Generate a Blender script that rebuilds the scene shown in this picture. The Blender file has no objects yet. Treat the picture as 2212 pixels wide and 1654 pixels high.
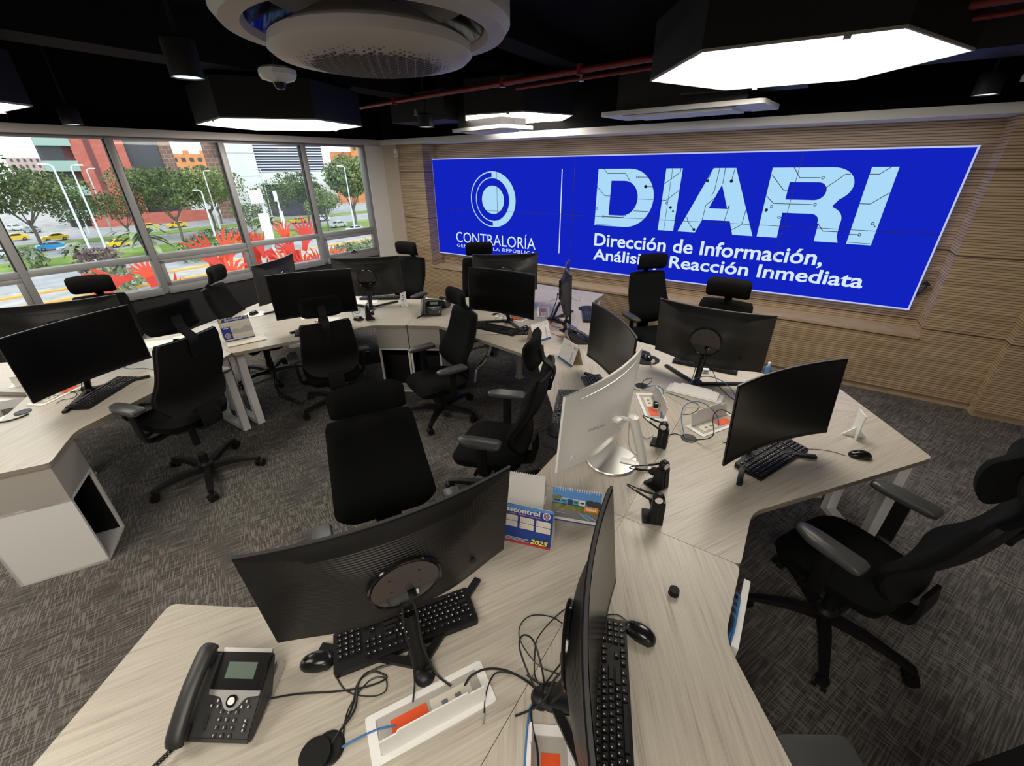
import bpy, bmesh, math, random
from mathutils import Matrix, Vector
random.seed(11)
S = bpy.context.scene
COL = S.collection
PI = math.pi
R = math.radians

# ---------------------------------------------------------------- camera
cam_d = bpy.data.cameras.new('camera')
cam_d.sensor_fit = 'HORIZONTAL'
cam_d.sensor_width = 36.0
cam_d.lens = 36.0 * 907.4 / 2212.0
cam_d.clip_start = 0.02
cam_d.clip_end = 900
cam = bpy.data.objects.new('camera', cam_d)
COL.objects.link(cam)
cr = Vector((0.83346201, 0.55249519, -0.00949407))
cdn = Vector((0.24545141, -0.38555776, -0.88943736))
cf = Vector((-0.49507038, 0.73898192, -0.45695847))
mw = Matrix.Identity(4)
for i in range(3):
    mw[i][0] = cr[i]; mw[i][1] = -cdn[i]; mw[i][2] = -cf[i]
mw[0][3], mw[1][3], mw[2][3] = 5.06214760, -5.41381976, 2.08942525
cam.matrix_world = mw
S.camera = cam

# ---------------------------------------------------------------- view, sky, sun
S.view_settings.view_transform = 'Standard'
S.view_settings.look = 'None'
S.view_settings.exposure = 0.5
S.view_settings.gamma = 1.0
S.view_settings.use_curve_mapping = False
S.cycles.max_bounces = 7
S.cycles.diffuse_bounces = 4
S.cycles.glossy_bounces = 3
S.cycles.transparent_max_bounces = 12
S.cycles.transmission_bounces = 3
S.cycles.caustics_reflective = False
S.cycles.caustics_refractive = False
S.cycles.sample_clamp_indirect = 6.0

W = bpy.data.worlds.new('sky')
S.world = W
W.use_nodes = True
wn = W.node_tree.nodes; wl = W.node_tree.links
wn.clear()
wo = wn.new('ShaderNodeOutputWorld'); bg = wn.new('ShaderNodeBackground')
tc = wn.new('ShaderNodeTexCoord'); mp = wn.new('ShaderNodeMapping')
mp.inputs['Scale'].default_value = (3.0, 3.0, 9.0)
nz = wn.new('ShaderNodeTexNoise'); nz.inputs['Scale'].default_value = 1.6; nz.inputs['Detail'].default_value = 6
rp = wn.new('ShaderNodeValToRGB')
rp.color_ramp.elements[0].position = 0.36; rp.color_ramp.elements[0].color = (0.58, 0.74, 0.86, 1)
rp.color_ramp.elements[1].position = 0.58; rp.color_ramp.elements[1].color = (0.95, 0.97, 1.0, 1)
wl.new(tc.outputs['Generated'], mp.inputs['Vector']); wl.new(mp.outputs['Vector'], nz.inputs['Vector'])
wl.new(nz.outputs['Fac'], rp.inputs['Fac']); wl.new(rp.outputs['Color'], bg.inputs['Color'])
bg.inputs['Strength'].default_value = 1.7
wl.new(bg.outputs['Background'], wo.inputs['Surface'])

sun_d = bpy.data.lights.new('sun', 'SUN'); sun_d.energy = 1.3; sun_d.angle = R(8); sun_d.color = (1, 0.97, 0.92)
sun = bpy.data.objects.new('sun', sun_d); COL.objects.link(sun)
sun.rotation_euler = (R(38), 0, R(62))      # high sun on the street side facing this building

LAMP = 7.3          # radiance of the hexagonal ceiling lamps

# ---------------------------------------------------------------- materials
def new_mat(name):
    m = bpy.data.materials.new(name); m.use_nodes = True
    n = m.node_tree.nodes; b = n['Principled BSDF']
    return m, n, m.node_tree.links, b
def mat(name, col, rough=0.5, metal=0.0, spec=0.5, noise=0.0, nscale=40.0, bump=0.0, bscale=200.0, coat=0.0):
    m, n, l, b = new_mat(name)
    b.inputs['Base Color'].default_value = (*col, 1); b.inputs['Roughness'].default_value = rough
    b.inputs['Metallic'].default_value = metal; b.inputs['Specular IOR Level'].default_value = spec
    b.inputs['Coat Weight'].default_value = coat
    t = n.new('ShaderNodeTexCoord')
    if noise > 0:
        z = n.new('ShaderNodeTexNoise'); z.inputs['Scale'].default_value = nscale; z.inputs['Detail'].default_value = 4
        r = n.new('ShaderNodeValToRGB')
        r.color_ramp.elements[0].position = 0.3; r.color_ramp.elements[1].position = 0.7
        r.color_ramp.elements[0].color = (*[c * (1 - noise) for c in col], 1)
        r.color_ramp.elements[1].color = (*[min(1, c * (1 + noise)) for c in col], 1)
        l.new(t.outputs['Object'], z.inputs['Vector']); l.new(z.outputs['Fac'], r.inputs['Fac']); l.new(r.outputs['Color'], b.inputs['Base Color'])
    if bump > 0:
        z2 = n.new('ShaderNodeTexNoise'); z2.inputs['Scale'].default_value = bscale; z2.inputs['Detail'].default_value = 3
        bp = n.new('ShaderNodeBump'); bp.inputs['Strength'].default_value = bump; bp.inputs['Distance'].default_value = 0.002
        l.new(t.outputs['Object'], z2.inputs['Vector']); l.new(z2.outputs['Fac'], bp.inputs['Height']); l.new(bp.outputs['Normal'], b.inputs['Normal'])
    return m
def emit(name, col, s):
    m = bpy.data.materials.new(name); m.use_nodes = True
    n = m.node_tree.nodes; n.clear()
    o = n.new('ShaderNodeOutputMaterial'); e = n.new('ShaderNodeEmission')
    e.inputs['Color'].default_value = (*col, 1); e.inputs['Strength'].default_value = s
    m.node_tree.links.new(e.outputs['Emission'], o.inputs['Surface'])
    return m
def math_node(n, op, a=None, b=None):
    k = n.new('ShaderNodeMath'); k.operation = op
    if a is not None: k.inputs[0].default_value = a
    if b is not None: k.inputs[1].default_value = b
    return k

def mat_laminate():
    m, n, l, b = new_mat('desk_laminate')
    t = n.new('ShaderNodeTexCoord')
    def nz(scale, detail, sc):
        mp = n.new('ShaderNodeMapping'); mp.inputs['Scale'].default_value = scale
        z = n.new('ShaderNodeTexNoise'); z.inputs['Scale'].default_value = sc; z.inputs['Detail'].default_value = detail
        l.new(t.outputs['Object'], mp.inputs['Vector']); l.new(mp.outputs['Vector'], z.inputs['Vector'])
        return z
    a = nz((30, 0.9, 30), 5, 3.4); c = nz((90, 1.8, 90), 3, 5.0)
    ad = math_node(n, 'ADD'); ml = math_node(n, 'MULTIPLY', b=0.5)
    l.new(a.outputs['Fac'], ad.inputs[0]); l.new(c.outputs['Fac'], ml.inputs[0]); l.new(ml.outputs[0], ad.inputs[1])
    r = n.new('ShaderNodeValToRGB')
    e = r.color_ramp.elements
    e[0].position = 0.46; e[0].color = (0.30, 0.265, 0.213, 1)
    e[1].position = 0.95; e[1].color = (0.53, 0.495, 0.425, 1)
    k = e.new(0.66); k.color = (0.435, 0.40, 0.338, 1)
    l.new(ad.outputs[0], r.inputs['Fac']); l.new(r.outputs['Color'], b.inputs['Base Color'])
    b.inputs['Roughness'].default_value = 0.36; b.inputs['Specular IOR Level'].default_value = 0.45
    return m

def mat_wood_wall():
    m, n, l, b = new_mat('grooved_oak_panel')
    t = n.new('ShaderNodeTexCoord'); sp = n.new('ShaderNodeSeparateXYZ')
    l.new(t.outputs['Object'], sp.inputs[0])
    dv = math_node(n, 'DIVIDE', b=0.0222); fr = math_node(n, 'FRACT'); lt = math_node(n, 'LESS_THAN', b=0.3)
    l.new(sp.outputs['Z'], dv.inputs[0]); l.new(dv.outputs[0], fr.inputs[0]); l.new(fr.outputs[0], lt.inputs[0])
    mp = n.new('ShaderNodeMapping'); mp.inputs['Scale'].default_value = (1.2, 1.2, 17)
    z = n.new('ShaderNodeTexNoise'); z.inputs['Scale'].default_value = 2.2; z.inputs['Detail'].default_value = 5
    l.new(t.outputs['Object'], mp.inputs['Vector']); l.new(mp.outputs['Vector'], z.inputs['Vector'])
    r = n.new('ShaderNodeValToRGB')
    r.color_ramp.elements[0].position = 0.3; r.color_ramp.elements[0].color = (0.36, 0.255, 0.155, 1)
    r.color_ramp.elements[1].position = 0.72; r.color_ramp.elements[1].color = (0.56, 0.43, 0.285, 1)
    l.new(z.outputs['Fac'], r.inputs['Fac'])
    # panel joints every 0.665 m
    jd = math_node(n, 'ADD', b=-0.705); jd2 = math_node(n, 'DIVIDE', b=0.6625); jf = math_node(n, 'FRACT'); jl = math_node(n, 'LESS_THAN', b=0.016)
    l.new(sp.outputs['Z'], jd.inputs[0]); l.new(jd.outputs[0], jd2.inputs[0]); l.new(jd2.outputs[0], jf.inputs[0]); l.new(jf.outputs[0], jl.inputs[0])
    mx = n.new('ShaderNodeMix'); mx.data_type = 'RGBA'; mx.blend_type = 'MULTIPLY'
    mx.inputs['B'].default_value = (0.36, 0.31, 0.26, 1)
    l.new(lt.outputs[0], mx.inputs['Factor']); l.new(r.outputs['Color'], mx.inputs['A'])
    mx2 = n.new('ShaderNodeMix'); mx2.data_type = 'RGBA'; mx2.blend_type = 'MULTIPLY'; mx2.inputs['B'].default_value = (0.22, 0.17, 0.14, 1)
    l.new(jl.outputs[0], mx2.inputs['Factor']); l.new(mx.outputs['Result'], mx2.inputs['A'])
    l.new(mx2.outputs['Result'], b.inputs['Base Color'])
    b.inputs['Roughness'].default_value = 0.5
    return m

def mat_carpet():
    m, n, l, b = new_mat('carpet_tile')
    t = n.new('ShaderNodeTexCoord')
    rot = n.new('ShaderNodeMapping'); rot.inputs['Rotation'].default_value = (0, 0, R(-67))
    l.new(t.outputs['Object'], rot.inputs['Vector'])
    def st(scale, det=1.0, off=0.0):
        mp = n.new('ShaderNodeMapping'); mp.inputs['Scale'].default_value = scale; mp.inputs['Location'].default_value = (off, off, 0)
        z = n.new('ShaderNodeTexNoise'); z.inputs['Scale'].default_value = 1.0; z.inputs['Detail'].default_value = det
        l.new(rot.outputs['Vector'], mp.inputs['Vector']); l.new(mp.outputs['Vector'], z.inputs['Vector'])
        return z
    def ramp(z, p0, p1):
        r = n.new('ShaderNodeMapRange'); r.inputs['From Min'].default_value = p0; r.inputs['From Max'].default_value = p1
        l.new(z.outputs[0], r.inputs['Value']); return r
    along = ramp(st((6, 150, 1)), .38, .64); across = ramp(st((150, 13, 1), 0.0, 3.1), .50, .66); patch = ramp(st((3.6, 2.4, 1), 2, 7.7), .36, .66); fine = ramp(st((420, 420, 1)), .3, .7)
    m1 = math_node(n, 'MULTIPLY'); l.new(across.outputs[0], m1.inputs[0]); l.new(patch.outputs[0], m1.inputs[1])
    m2 = math_node(n, 'MULTIPLY_ADD', b=0.55); l.new(along.outputs[0], m2.inputs[0]); l.new(m1.outputs[0], m2.inputs[2])
    ad = math_node(n, 'MULTIPLY_ADD', b=0.30); l.new(fine.outputs[0], ad.inputs[0]); l.new(m2.outputs[0], ad.inputs[2])
    r = n.new('ShaderNodeValToRGB'); e = r.color_ramp.elements
    e[0].position = 0.10; e[0].color = (0.056, 0.052, 0.049, 1); e[1].position = 1.15 / 1.3; e[1].color = (0.20, 0.188, 0.174, 1)
    k = e.new(0.42); k.color = (0.092, 0.086, 0.080, 1)
    l.new(ad.outputs[0], r.inputs['Fac']); l.new(r.outputs['Color'], b.inputs['Base Color'])
    b.inputs['Roughness'].default_value = 0.95; b.inputs['Specular IOR Level'].default_value = 0.1
    bp = n.new('ShaderNodeBump'); bp.inputs['Strength'].default_value = 0.4; bp.inputs['Distance'].default_value = 0.003
    l.new(ad.outputs[0], bp.inputs['Height']); l.new(bp.outputs['Normal'], b.inputs['Normal'])
    return m

def mat_ridged():
    m, n, l, b = new_mat('ridged_black_plastic')
    t = n.new('ShaderNodeTexCoord'); mp = n.new('ShaderNodeMapping'); mp.inputs['Scale'].default_value = (1, 1, 1)
    w = n.new('ShaderNodeTexWave'); w.wave_type = 'BANDS'; w.bands_direction = 'Z'
    w.inputs['Scale'].default_value = 52; w.inputs['Distortion'].default_value = 1.2; w.inputs['Detail'].default_value = 0; w.inputs['Detail Scale'].default_value = 0.05
    l.new(t.outputs['Object'], mp.inputs['Vector']); l.new(mp.outputs['Vector'], w.inputs['Vector'])
    bp = n.new('ShaderNodeBump'); bp.inputs['Strength'].default_value = 0.4; bp.inputs['Distance'].default_value = 0.003
    l.new(w.outputs['Fac'], bp.inputs['Height']); l.new(bp.outputs['Normal'], b.inputs['Normal'])
    b.inputs['Base Color'].default_value = (0.0085, 0.008, 0.008, 1); b.inputs['Roughness'].default_value = 0.36
    return m

def mat_glass():
    m = bpy.data.materials.new('window_glass'); m.use_nodes = True
    n = m.node_tree.nodes; n.clear(); l = m.node_tree.links
    o = n.new('ShaderNodeOutputMaterial'); mx = n.new('ShaderNodeMixShader')
    tr = n.new('ShaderNodeBsdfTransparent'); tr.inputs['Color'].default_value = (0.96, 0.98, 0.975, 1)
    gl = n.new('ShaderNodeBsdfGlossy'); gl.inputs['Roughness'].default_value = 0.02
    fr = n.new('ShaderNodeFresnel'); fr.inputs['IOR'].default_value = 1.35
    l.new(fr.outputs['Fac'], mx.inputs['Fac']); l.new(tr.outputs[0], mx.inputs[1]); l.new(gl.outputs[0], mx.inputs[2])
    l.new(mx.outputs[0], o.inputs['Surface'])
    return m

def mat_foliage(name, c1, c2, sc=1.2):
    m, n, l, b = new_mat(name)
    t = n.new('ShaderNodeTexCoord'); z = n.new('ShaderNodeTexNoise'); z.inputs['Scale'].default_value = sc; z.inputs['Detail'].default_value = 4
    r = n.new('ShaderNodeValToRGB'); r.color_ramp.elements[0].position = 0.36; r.color_ramp.elements[1].position = 0.66
    r.color_ramp.elements[0].color = (*c1, 1); r.color_ramp.elements[1].color = (*c2, 1)
    l.new(t.outputs['Object'], z.inputs['Vector']); l.new(z.outputs['Fac'], r.inputs['Fac']); l.new(r.outputs['Color'], b.inputs['Base Color'])
    b.inputs['Roughness'].default_value = 0.8; b.inputs['Specular IOR Level'].default_value = 0.2
    return m
def mat_brick(name, c1, c2, mortar, scale, bw=0.5, rh=0.25, ms=0.02):
    m, n, l, b = new_mat(name)
    t = n.new('ShaderNodeTexCoord'); mp = n.new('ShaderNodeMapping'); mp.inputs['Rotation'].default_value = (R(90), 0, 0)
    k = n.new('ShaderNodeTexBrick'); k.inputs['Color1'].default_value = (*c1, 1); k.inputs['Color2'].default_value = (*c2, 1)
    k.inputs['Mortar'].default_value = (*mortar, 1); k.inputs['Scale'].default_value = scale
    k.inputs['Mortar Size'].default_value = ms; k.inputs['Brick Width'].default_value = bw; k.inputs['Row Height'].default_value = rh
    l.new(t.outputs['Object'], mp.inputs['Vector']); l.new(mp.outputs['Vector'], k.inputs['Vector']); l.new(k.outputs['Color'], b.inputs['Base Color'])
    b.inputs['Roughness'].default_value = 0.85
    return m

M = dict(
 desk=mat_laminate(), edge=mat('desk_edge_band', (0.30, 0.265, 0.215), 0.45),
 wood=mat_wood_wall(), oak=mat('plain_oak_ledge', (0.44, 0.33, 0.21), 0.45, noise=0.15, nscale=9),
 carpet=mat_carpet(), black_ceiling=mat('black_ceiling_paint', (0.006, 0.006, 0.007), 0.9, spec=0.1),
 dark_slab=mat('dark_concrete_paint', (0.016, 0.016, 0.018), 0.9, spec=0.1),
 white_paint=mat('white_paint', (0.74, 0.74, 0.74), 0.6), grey_paint=mat('grey_paint', (0.55, 0.52, 0.48), 0.6),
 beige_paint=mat('beige_paint', (0.50, 0.44, 0.37), 0.6), sill_dark=mat('dark_sill_paint', (0.012, 0.012, 0.013), 0.7),
 alu=mat('window_aluminium', (0.25, 0.255, 0.26), 0.45, 0.2), gasket=mat('black_gasket', (0.02, 0.02, 0.02), 0.6), glass=mat_glass(),
 fabric=mat('black_chair_fabric', (0.0042, 0.0047, 0.0048), 0.9, spec=0.12, bump=0.35, bscale=420),
 plastic=mat('black_plastic', (0.0065, 0.0065, 0.007), 0.45, spec=0.35), gloss=mat('gloss_black_plastic', (0.008, 0.008, 0.008), 0.12),
 matt=mat('matt_black', (0.0055, 0.0056, 0.006), 0.6, spec=0.3), pad=mat('grey_armrest_pad', (0.055, 0.056, 0.058), 0.4),
 ridged=mat_ridged(), screen=mat('dark_screen', (0.0045, 0.0045, 0.005), 0.24, spec=0.45), bronze=mat('brown_stand_plate', (0.045, 0.038, 0.034), 0.38),
 metal_edge=mat('grey_monitor_edge', (0.10, 0.10, 0.105), 0.35, 0.5), silver=mat('silver', (0.55, 0.55, 0.54), 0.3, 0.8), chrome=mat('chrome', (0.7, 0.7, 0.7), 0.15, 1.0),
 white_gloss=mat('white_plastic', (0.83, 0.84, 0.83), 0.32), white_matt=mat('white_metal', (0.80, 0.80, 0.79), 0.45), panel_grey=mat('light_grey_panel', (0.42, 0.40, 0.37), 0.5),
 key=mat('keycap', (0.008, 0.008, 0.0085), 0.45), legend=mat('key_legend_white', (0.6, 0.6, 0.6), 0.5), paper=mat('white_paper', (0.74, 0.73, 0.71), 0.7), cream=mat('cream_card', (0.60, 0.53, 0.40), 0.7),
 phone=mat('dark_grey_phone', (0.022, 0.022, 0.023), 0.45), lcd=mat('phone_lcd', (0.10, 0.14, 0.115), 0.3), orange=mat('orange_socket_plate', (0.78, 0.10, 0.025), 0.45),
 red_cable=mat('red_cable', (0.55, 0.045, 0.03), 0.45), blue_cable=mat('blue_cable', (0.05, 0.17, 0.42), 0.45), black_cable=mat('black_cable', (0.012, 0.012, 0.012), 0.45), white_cable=mat('white_cable', (0.65, 0.65, 0.62), 0.45),
 p_blue=mat('printed_dark_blue', (0.012, 0.045, 0.26), 0.5), p_sky=mat('printed_sky_blue', (0.09, 0.26, 0.62), 0.5), p_yellow=mat('printed_yellow', (0.85, 0.68, 0.03), 0.5), p_red=mat('printed_red', (0.45, 0.03, 0.035), 0.5),
 p_green=mat('printed_grass', (0.16, 0.17, 0.045), 0.6, noise=0.4, nscale=60), p_grey=mat('printed_court_grey', (0.17, 0.18, 0.19), 0.6), p_teal=mat('printed_teal', (0.06, 0.36, 0.36), 0.6), p_orange=mat('printed_orange', (0.80, 0.27, 0.02), 0.5), p_pink=mat('printed_pink', (0.75, 0.25, 0.28), 0.5), p_cream=mat('printed_cream', (0.68, 0.64, 0.56), 0.6), p_dark=mat('printed_dark', (0.03, 0.04, 0.05), 0.6), p_ltgrey=mat('printed_light_grey', (0.45, 0.44, 0.42), 0.6),
 navy=mat('navy_plastic', (0.014, 0.016, 0.035), 0.45), lamp_box=mat('black_lamp_housing', (0.010, 0.010, 0.0105), 0.6), lamp=emit('lamp_diffuser', (1.0, 0.91, 0.78), LAMP), lamp_rim=mat('lamp_rim', (0.5, 0.48, 0.44), 0.5), downlight=emit('downlight_glow', (0.75, 0.88, 1.0), 1.6),
 ac=mat('air_conditioner_white', (0.56, 0.535, 0.52), 0.5), ac_hole=mat('grille_recess_dark', (0.06, 0.052, 0.046), 0.7), pipe_red=mat('red_sprinkler_pipe', (0.22, 0.018, 0.014), 0.45), duct=mat('dark_duct', (0.02, 0.02, 0.021), 0.6),
 wall_blue=emit('screen_blue', (0.006, 0.016, 0.50), 0.72), wall_white=emit('screen_pale_blue', (0.40, 0.68, 0.92), 0.72), wall_paler=emit('screen_white', (0.62, 0.76, 1.0), 0.75), wall_rim=emit('screen_rim_white', (0.5, 0.55, 0.9), 0.7), wall_dark=mat('screen_trace_dark', (0.01, 0.012, 0.03), 0.4),
)

# ---------------------------------------------------------------- mesh helpers
class MB:
    """collects shapes into one mesh"""
    def __init__(s): s.bm = bmesh.new(); s.mi = 0
    def _fin(s, faces):
        for f in faces: f.material_index = s.mi
    def quad(s, pts):
        f = s.bm.faces.new([s.bm.verts.new(p) for p in pts]); f.material_index = s.mi; return s
    def box(s, c, d, rz=0.0, rx=0.0, ry=0.0, bev=0.0, seg=2):
        b = bmesh.new(); bmesh.ops.create_cube(b, size=1.0)
        for v in b.verts: v.co = Vector((v.co.x * d[0], v.co.y * d[1], v.co.z * d[2]))
        if bev > 0: bmesh.ops.bevel(b, geom=list(b.edges), offset=min(bev, min(d) * 0.49), segments=seg, profile=0.5, affect='EDGES')
        mt = Matrix.Translation(c) @ Matrix.Rotation(rz, 4, 'Z') @ Matrix.Rotation(ry, 4, 'Y') @ Matrix.Rotation(rx, 4, 'X')
        return s.add(b, mt)
    def add(s, b, mt=None):
        if mt is None: mt = Matrix.Identity(4)
        vm = {v: s.bm.verts.new(mt @ v.co) for v in b.verts}
        for f in b.faces:
            try:
                g = s.bm.faces.new([vm[v] for v in f.verts]); g.material_index = s.mi
            except ValueError: pass
        b.free(); return s
    def cyl(s, p0, p1, r0, r1=None, seg=16, cap=True):
        if r1 is None: r1 = r0
        p0 = Vector(p0); p1 = Vector(p1); d = (p1 - p0).normalized()
        u = d.orthogonal().normalized(); w = d.cross(u)
        a = []; b = []
        for i in range(seg):
            t = 2 * PI * i / seg; o = u * math.cos(t) + w * math.sin(t)
            a.append(s.bm.verts.new(p0 + o * r0)); b.append(s.bm.verts.new(p1 + o * r1))
        fs = []
        for i in range(seg):
            j = (i + 1) % seg; fs.append(s.bm.faces.new((a[i], a[j], b[j], b[i])))
        if cap: fs.append(s.bm.faces.new(a[::-1])); fs.append(s.bm.faces.new(b))
        s._fin(fs); return s
    def lathe(s, prof, c=(0, 0, 0), seg=32, mt=None):
        c = Vector(c); rings = []
        for r, z in prof:
            ring = []
            for i in range(seg):
                t = 2 * PI * i / seg; p = Vector((r * math.cos(t), r * math.sin(t), z))
                if mt is not None: p = mt @ p
                ring.append(s.bm.verts.new(c + p))
            rings.append(ring)
        fs = []
        for k in range(len(rings) - 1):
            for i in range(seg):
                j = (i + 1) % seg; fs.append(s.bm.faces.new((rings[k][i], rings[k][j], rings[k + 1][j], rings[k + 1][i])))
        if prof[0][0] > 1e-6: fs.append(s.bm.faces.new(rings[0][::-1]))
        if prof[-1][0] > 1e-6: fs.append(s.bm.faces.new(rings[-1]))
        s._fin(fs); return s
    def tube(s, pts, r, seg=6, sub=6, closed=False, flat=None):
        P = [Vector(p) for p in pts]
        if sub > 1 and len(P) > 2:
            Q = []; n = len(P)
            for i in range(n if closed else n - 1):
                p0 = P[(i - 1) % n] if closed or i > 0 else P[0] * 2 - P[1]; p1 = P[i]; p2 = P[(i + 1) % n]
                p3 = P[(i + 2) % n] if closed or i + 2 < n else P[-1] * 2 - P[-2]
                for k in range(sub):
                    t = k / sub
                    Q.append(0.5 * ((2 * p1) + (-p0 + p2) * t + (2 * p0 - 5 * p1 + 4 * p2 - p3) * t * t + (-p0 + 3 * p1 - 3 * p2 + p3) * t ** 3))
            if not closed: Q.append(P[-1])
            P = Q
        n = len(P); rings = []; u = None
        for i in range(n):
            d = ((P[(i + 1) % n] - P[i - 1]) if (closed or 0 < i < n - 1) else (P[1] - P[0] if i == 0 else P[-1] - P[-2])).normalized()
            if u is None: u = d.orthogonal().normalized() if flat is None else Vector(flat)
            u = (u - d * u.dot(d))
            u = u.normalized() if u.length > 1e-6 else d.orthogonal().normalized()
            w = d.cross(u); ring = []
            for k in range(seg):
                t = 2 * PI * k / seg + PI / seg
                ring.append(s.bm.verts.new(P[i] + (u * math.cos(t) * (r if not isinstance(r, tuple) else r[0]) + w * math.sin(t) * (r if not isinstance(r, tuple) else r[1]))))
            rings.append(ring)
        fs = []
        for i in range(n if closed else n - 1):
            a = rings[i]; b = rings[(i + 1) % n]
            for k in range(seg):
                j = (k + 1) % seg; fs.append(s.bm.faces.new((a[k], a[j], b[j], b[k])))
        if not closed: fs.append(s.bm.faces.new(rings[0][::-1])); fs.append(s.bm.faces.new(rings[-1]))
        s._fin(fs); return s
    def prism(s, poly, z0, z1, mt=None, side=None):
        mt = mt or Matrix.Identity(4)
        a = [s.bm.verts.new(mt @ Vector((p[0], p[1], z0))) for p in poly]; b = [s.bm.verts.new(mt @ Vector((p[0], p[1], z1))) for p in poly]
        n = len(poly); fs = [s.bm.faces.new(a[::-1]), s.bm.faces.new(b)]
        s._fin(fs)
        fs = []
        for i in range(n):
            j = (i + 1) % n; fs.append(s.bm.faces.new((a[i], a[j], b[j], b[i])))
        k = s.mi
        if side is not None: s.mi = side
        s._fin(fs); s.mi = k; return s
    def shell(s, front, back, nu, nv):
        """closed slab between two surfaces front(u,v), back(u,v), u,v in 0..1"""
        F = [[s.bm.verts.new(front(i / nu, j / nv)) for j in range(nv + 1)] for i in range(nu + 1)]
        B = [[s.bm.verts.new(back(i / nu, j / nv)) for j in range(nv + 1)] for i in range(nu + 1)]
        fs = []; f = s.bm.faces.new
        for i in range(nu):
            for j in range(nv):
                fs.append(f((F[i][j], F[i + 1][j], F[i + 1][j + 1], F[i][j + 1]))); fs.append(f((B[i][j], B[i][j + 1], B[i + 1][j + 1], B[i + 1][j])))
        for i in range(nu):
            fs.append(f((F[i][0], B[i][0], B[i + 1][0], F[i + 1][0]))); fs.append(f((F[i][nv], F[i + 1][nv], B[i + 1][nv], B[i][nv])))
        for j in range(nv):
            fs.append(f((F[0][j], F[0][j + 1], B[0][j + 1], B[0][j]))); fs.append(f((F[nu][j], B[nu][j], B[nu][j + 1], F[nu][j + 1])))
        s._fin(fs); return s
    def text(s, txt, mt, x0=None, x1=None, y0=None, y1=None, bold=0.0, shear=0.0, space=1.0):
        """flat lettering in the local xy plane of mt, fitted to the given box"""
        cu = bpy.data.curves.new('t', 'FONT'); cu.body = txt; cu.offset = bold; cu.shear = shear; cu.space_character = space; cu.resolution_u = 3
        o = bpy.data.objects.new('t', cu); COL.objects.link(o)
        me = bpy.data.meshes.new_from_object(o.evaluated_get(bpy.context.evaluated_depsgraph_get()))
        bpy.data.objects.remove(o); bpy.data.curves.remove(cu)
        xs = [v.co.x for v in me.vertices]; ys = [v.co.y for v in me.vertices]
        sx = (x1 - x0) / (max(xs) - min(xs)); sy = (y1 - y0) / (max(ys) - min(ys))
        ax, ay = min(xs), min(ys)
        vs = [s.bm.verts.new(mt @ Vector((x0 + (v.co.x - ax) * sx, y0 + (v.co.y - ay) * sy, 0))) for v in me.vertices]
        for p in me.polygons:
            try:
                f = s.bm.faces.new([vs[i] for i in p.vertices]); f.material_index = s.mi
            except ValueError: pass
        bpy.data.meshes.remove(me); return s
    def shape(s, polys, mt):
        """flat filled outline(s) with holes"""
        cu = bpy.data.curves.new('c', 'CURVE'); cu.dimensions = '2D'; cu.fill_mode = 'BOTH'
        for poly in polys:
            sp = cu.splines.new('POLY'); sp.points.add(len(poly) - 1)
            for k, p in enumerate(poly): sp.points[k].co = (p[0], p[1], 0, 1)
            sp.use_cyclic_u = True
        o = bpy.data.objects.new('c', cu); COL.objects.link(o)
        me = bpy.data.meshes.new_from_object(o.evaluated_get(bpy.context.evaluated_depsgraph_get()))
        bpy.data.objects.remove(o); bpy.data.curves.remove(cu)
        vs = [s.bm.verts.new(mt @ v.co) for v in me.vertices]
        for p in me.polygons:
            try:
                f = s.bm.faces.new([vs[i] for i in p.vertices]); f.material_index = s.mi
            except ValueError: pass
        bpy.data.meshes.remove(me); return s
    def build(s, name, mats, parent=None, smooth=35, label=None, recalc=True):
        me = bpy.data.meshes.new(name)
        if recalc: bmesh.ops.recalc_face_normals(s.bm, faces=list(s.bm.faces))
        s.bm.to_mesh(me); s.bm.free()
        for m in (mats if isinstance(mats, (list, tuple)) else [mats]): me.materials.append(m)
        if smooth:
            for p in me.polygons: p.use_smooth = True
            me.set_sharp_from_angle(angle=R(smooth))
        o = bpy.data.objects.new(name, me); COL.objects.link(o)
        if parent: o.parent = parent
        if label: o['label'] = label
        return o

def tag(o, label, cat, group=None, kind=None):
    o['label'] = label; o['category'] = cat
    if group: o['group'] = group
    if kind: o['kind'] = kind
    return o
def thing(name, label, cat, loc=(0, 0, 0), rz=0.0, group=None):
    o = bpy.data.objects.new(name, None); o.empty_display_size = 0.1; COL.objects.link(o)
    o.location = loc; o.rotation_euler = (0, 0, rz)
    return tag(o, label, cat, group)
def kids(o): return [c for c in bpy.data.objects if c.parent == o]
def dup(o, loc, rz, label=None, parent=None):
    kidmap = {}
    for c in bpy.data.objects:
        if c.parent: kidmap.setdefault(c.parent.name, []).append(c)
    def rec(x, par):
        c = x.copy(); COL.objects.link(c); c.parent = par
        for k in kidmap.get(x.name, []): rec(k, c)
        return c
    c = rec(o, parent)
    c.location = loc; c.rotation_euler = (0, 0, rz)
    if label: c['label'] = label
    return c
def struct(o, label=None):
    o['kind'] = 'structure'
    if label: o['label'] = label
    return o
def rounded(poly, rads, n=5):
    out = []; N = len(poly)
    for i in range(N):
        r = rads[i]; p = Vector(poly[i])
        if r <= 0: out.append(tuple(p)); continue
        a = (Vector(poly[i - 1]) - p); b = (Vector(poly[(i + 1) % N]) - p)
        d = min(r, a.length * .45, b.length * .45)
        pa = p + a.normalized() * d; pb = p + b.normalized() * d
        for k in range(n + 1):
            t = k / n; out.append(tuple(pa * (1 - t) ** 2 + p * 2 * t * (1 - t) + pb * t * t))
    return out
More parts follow.
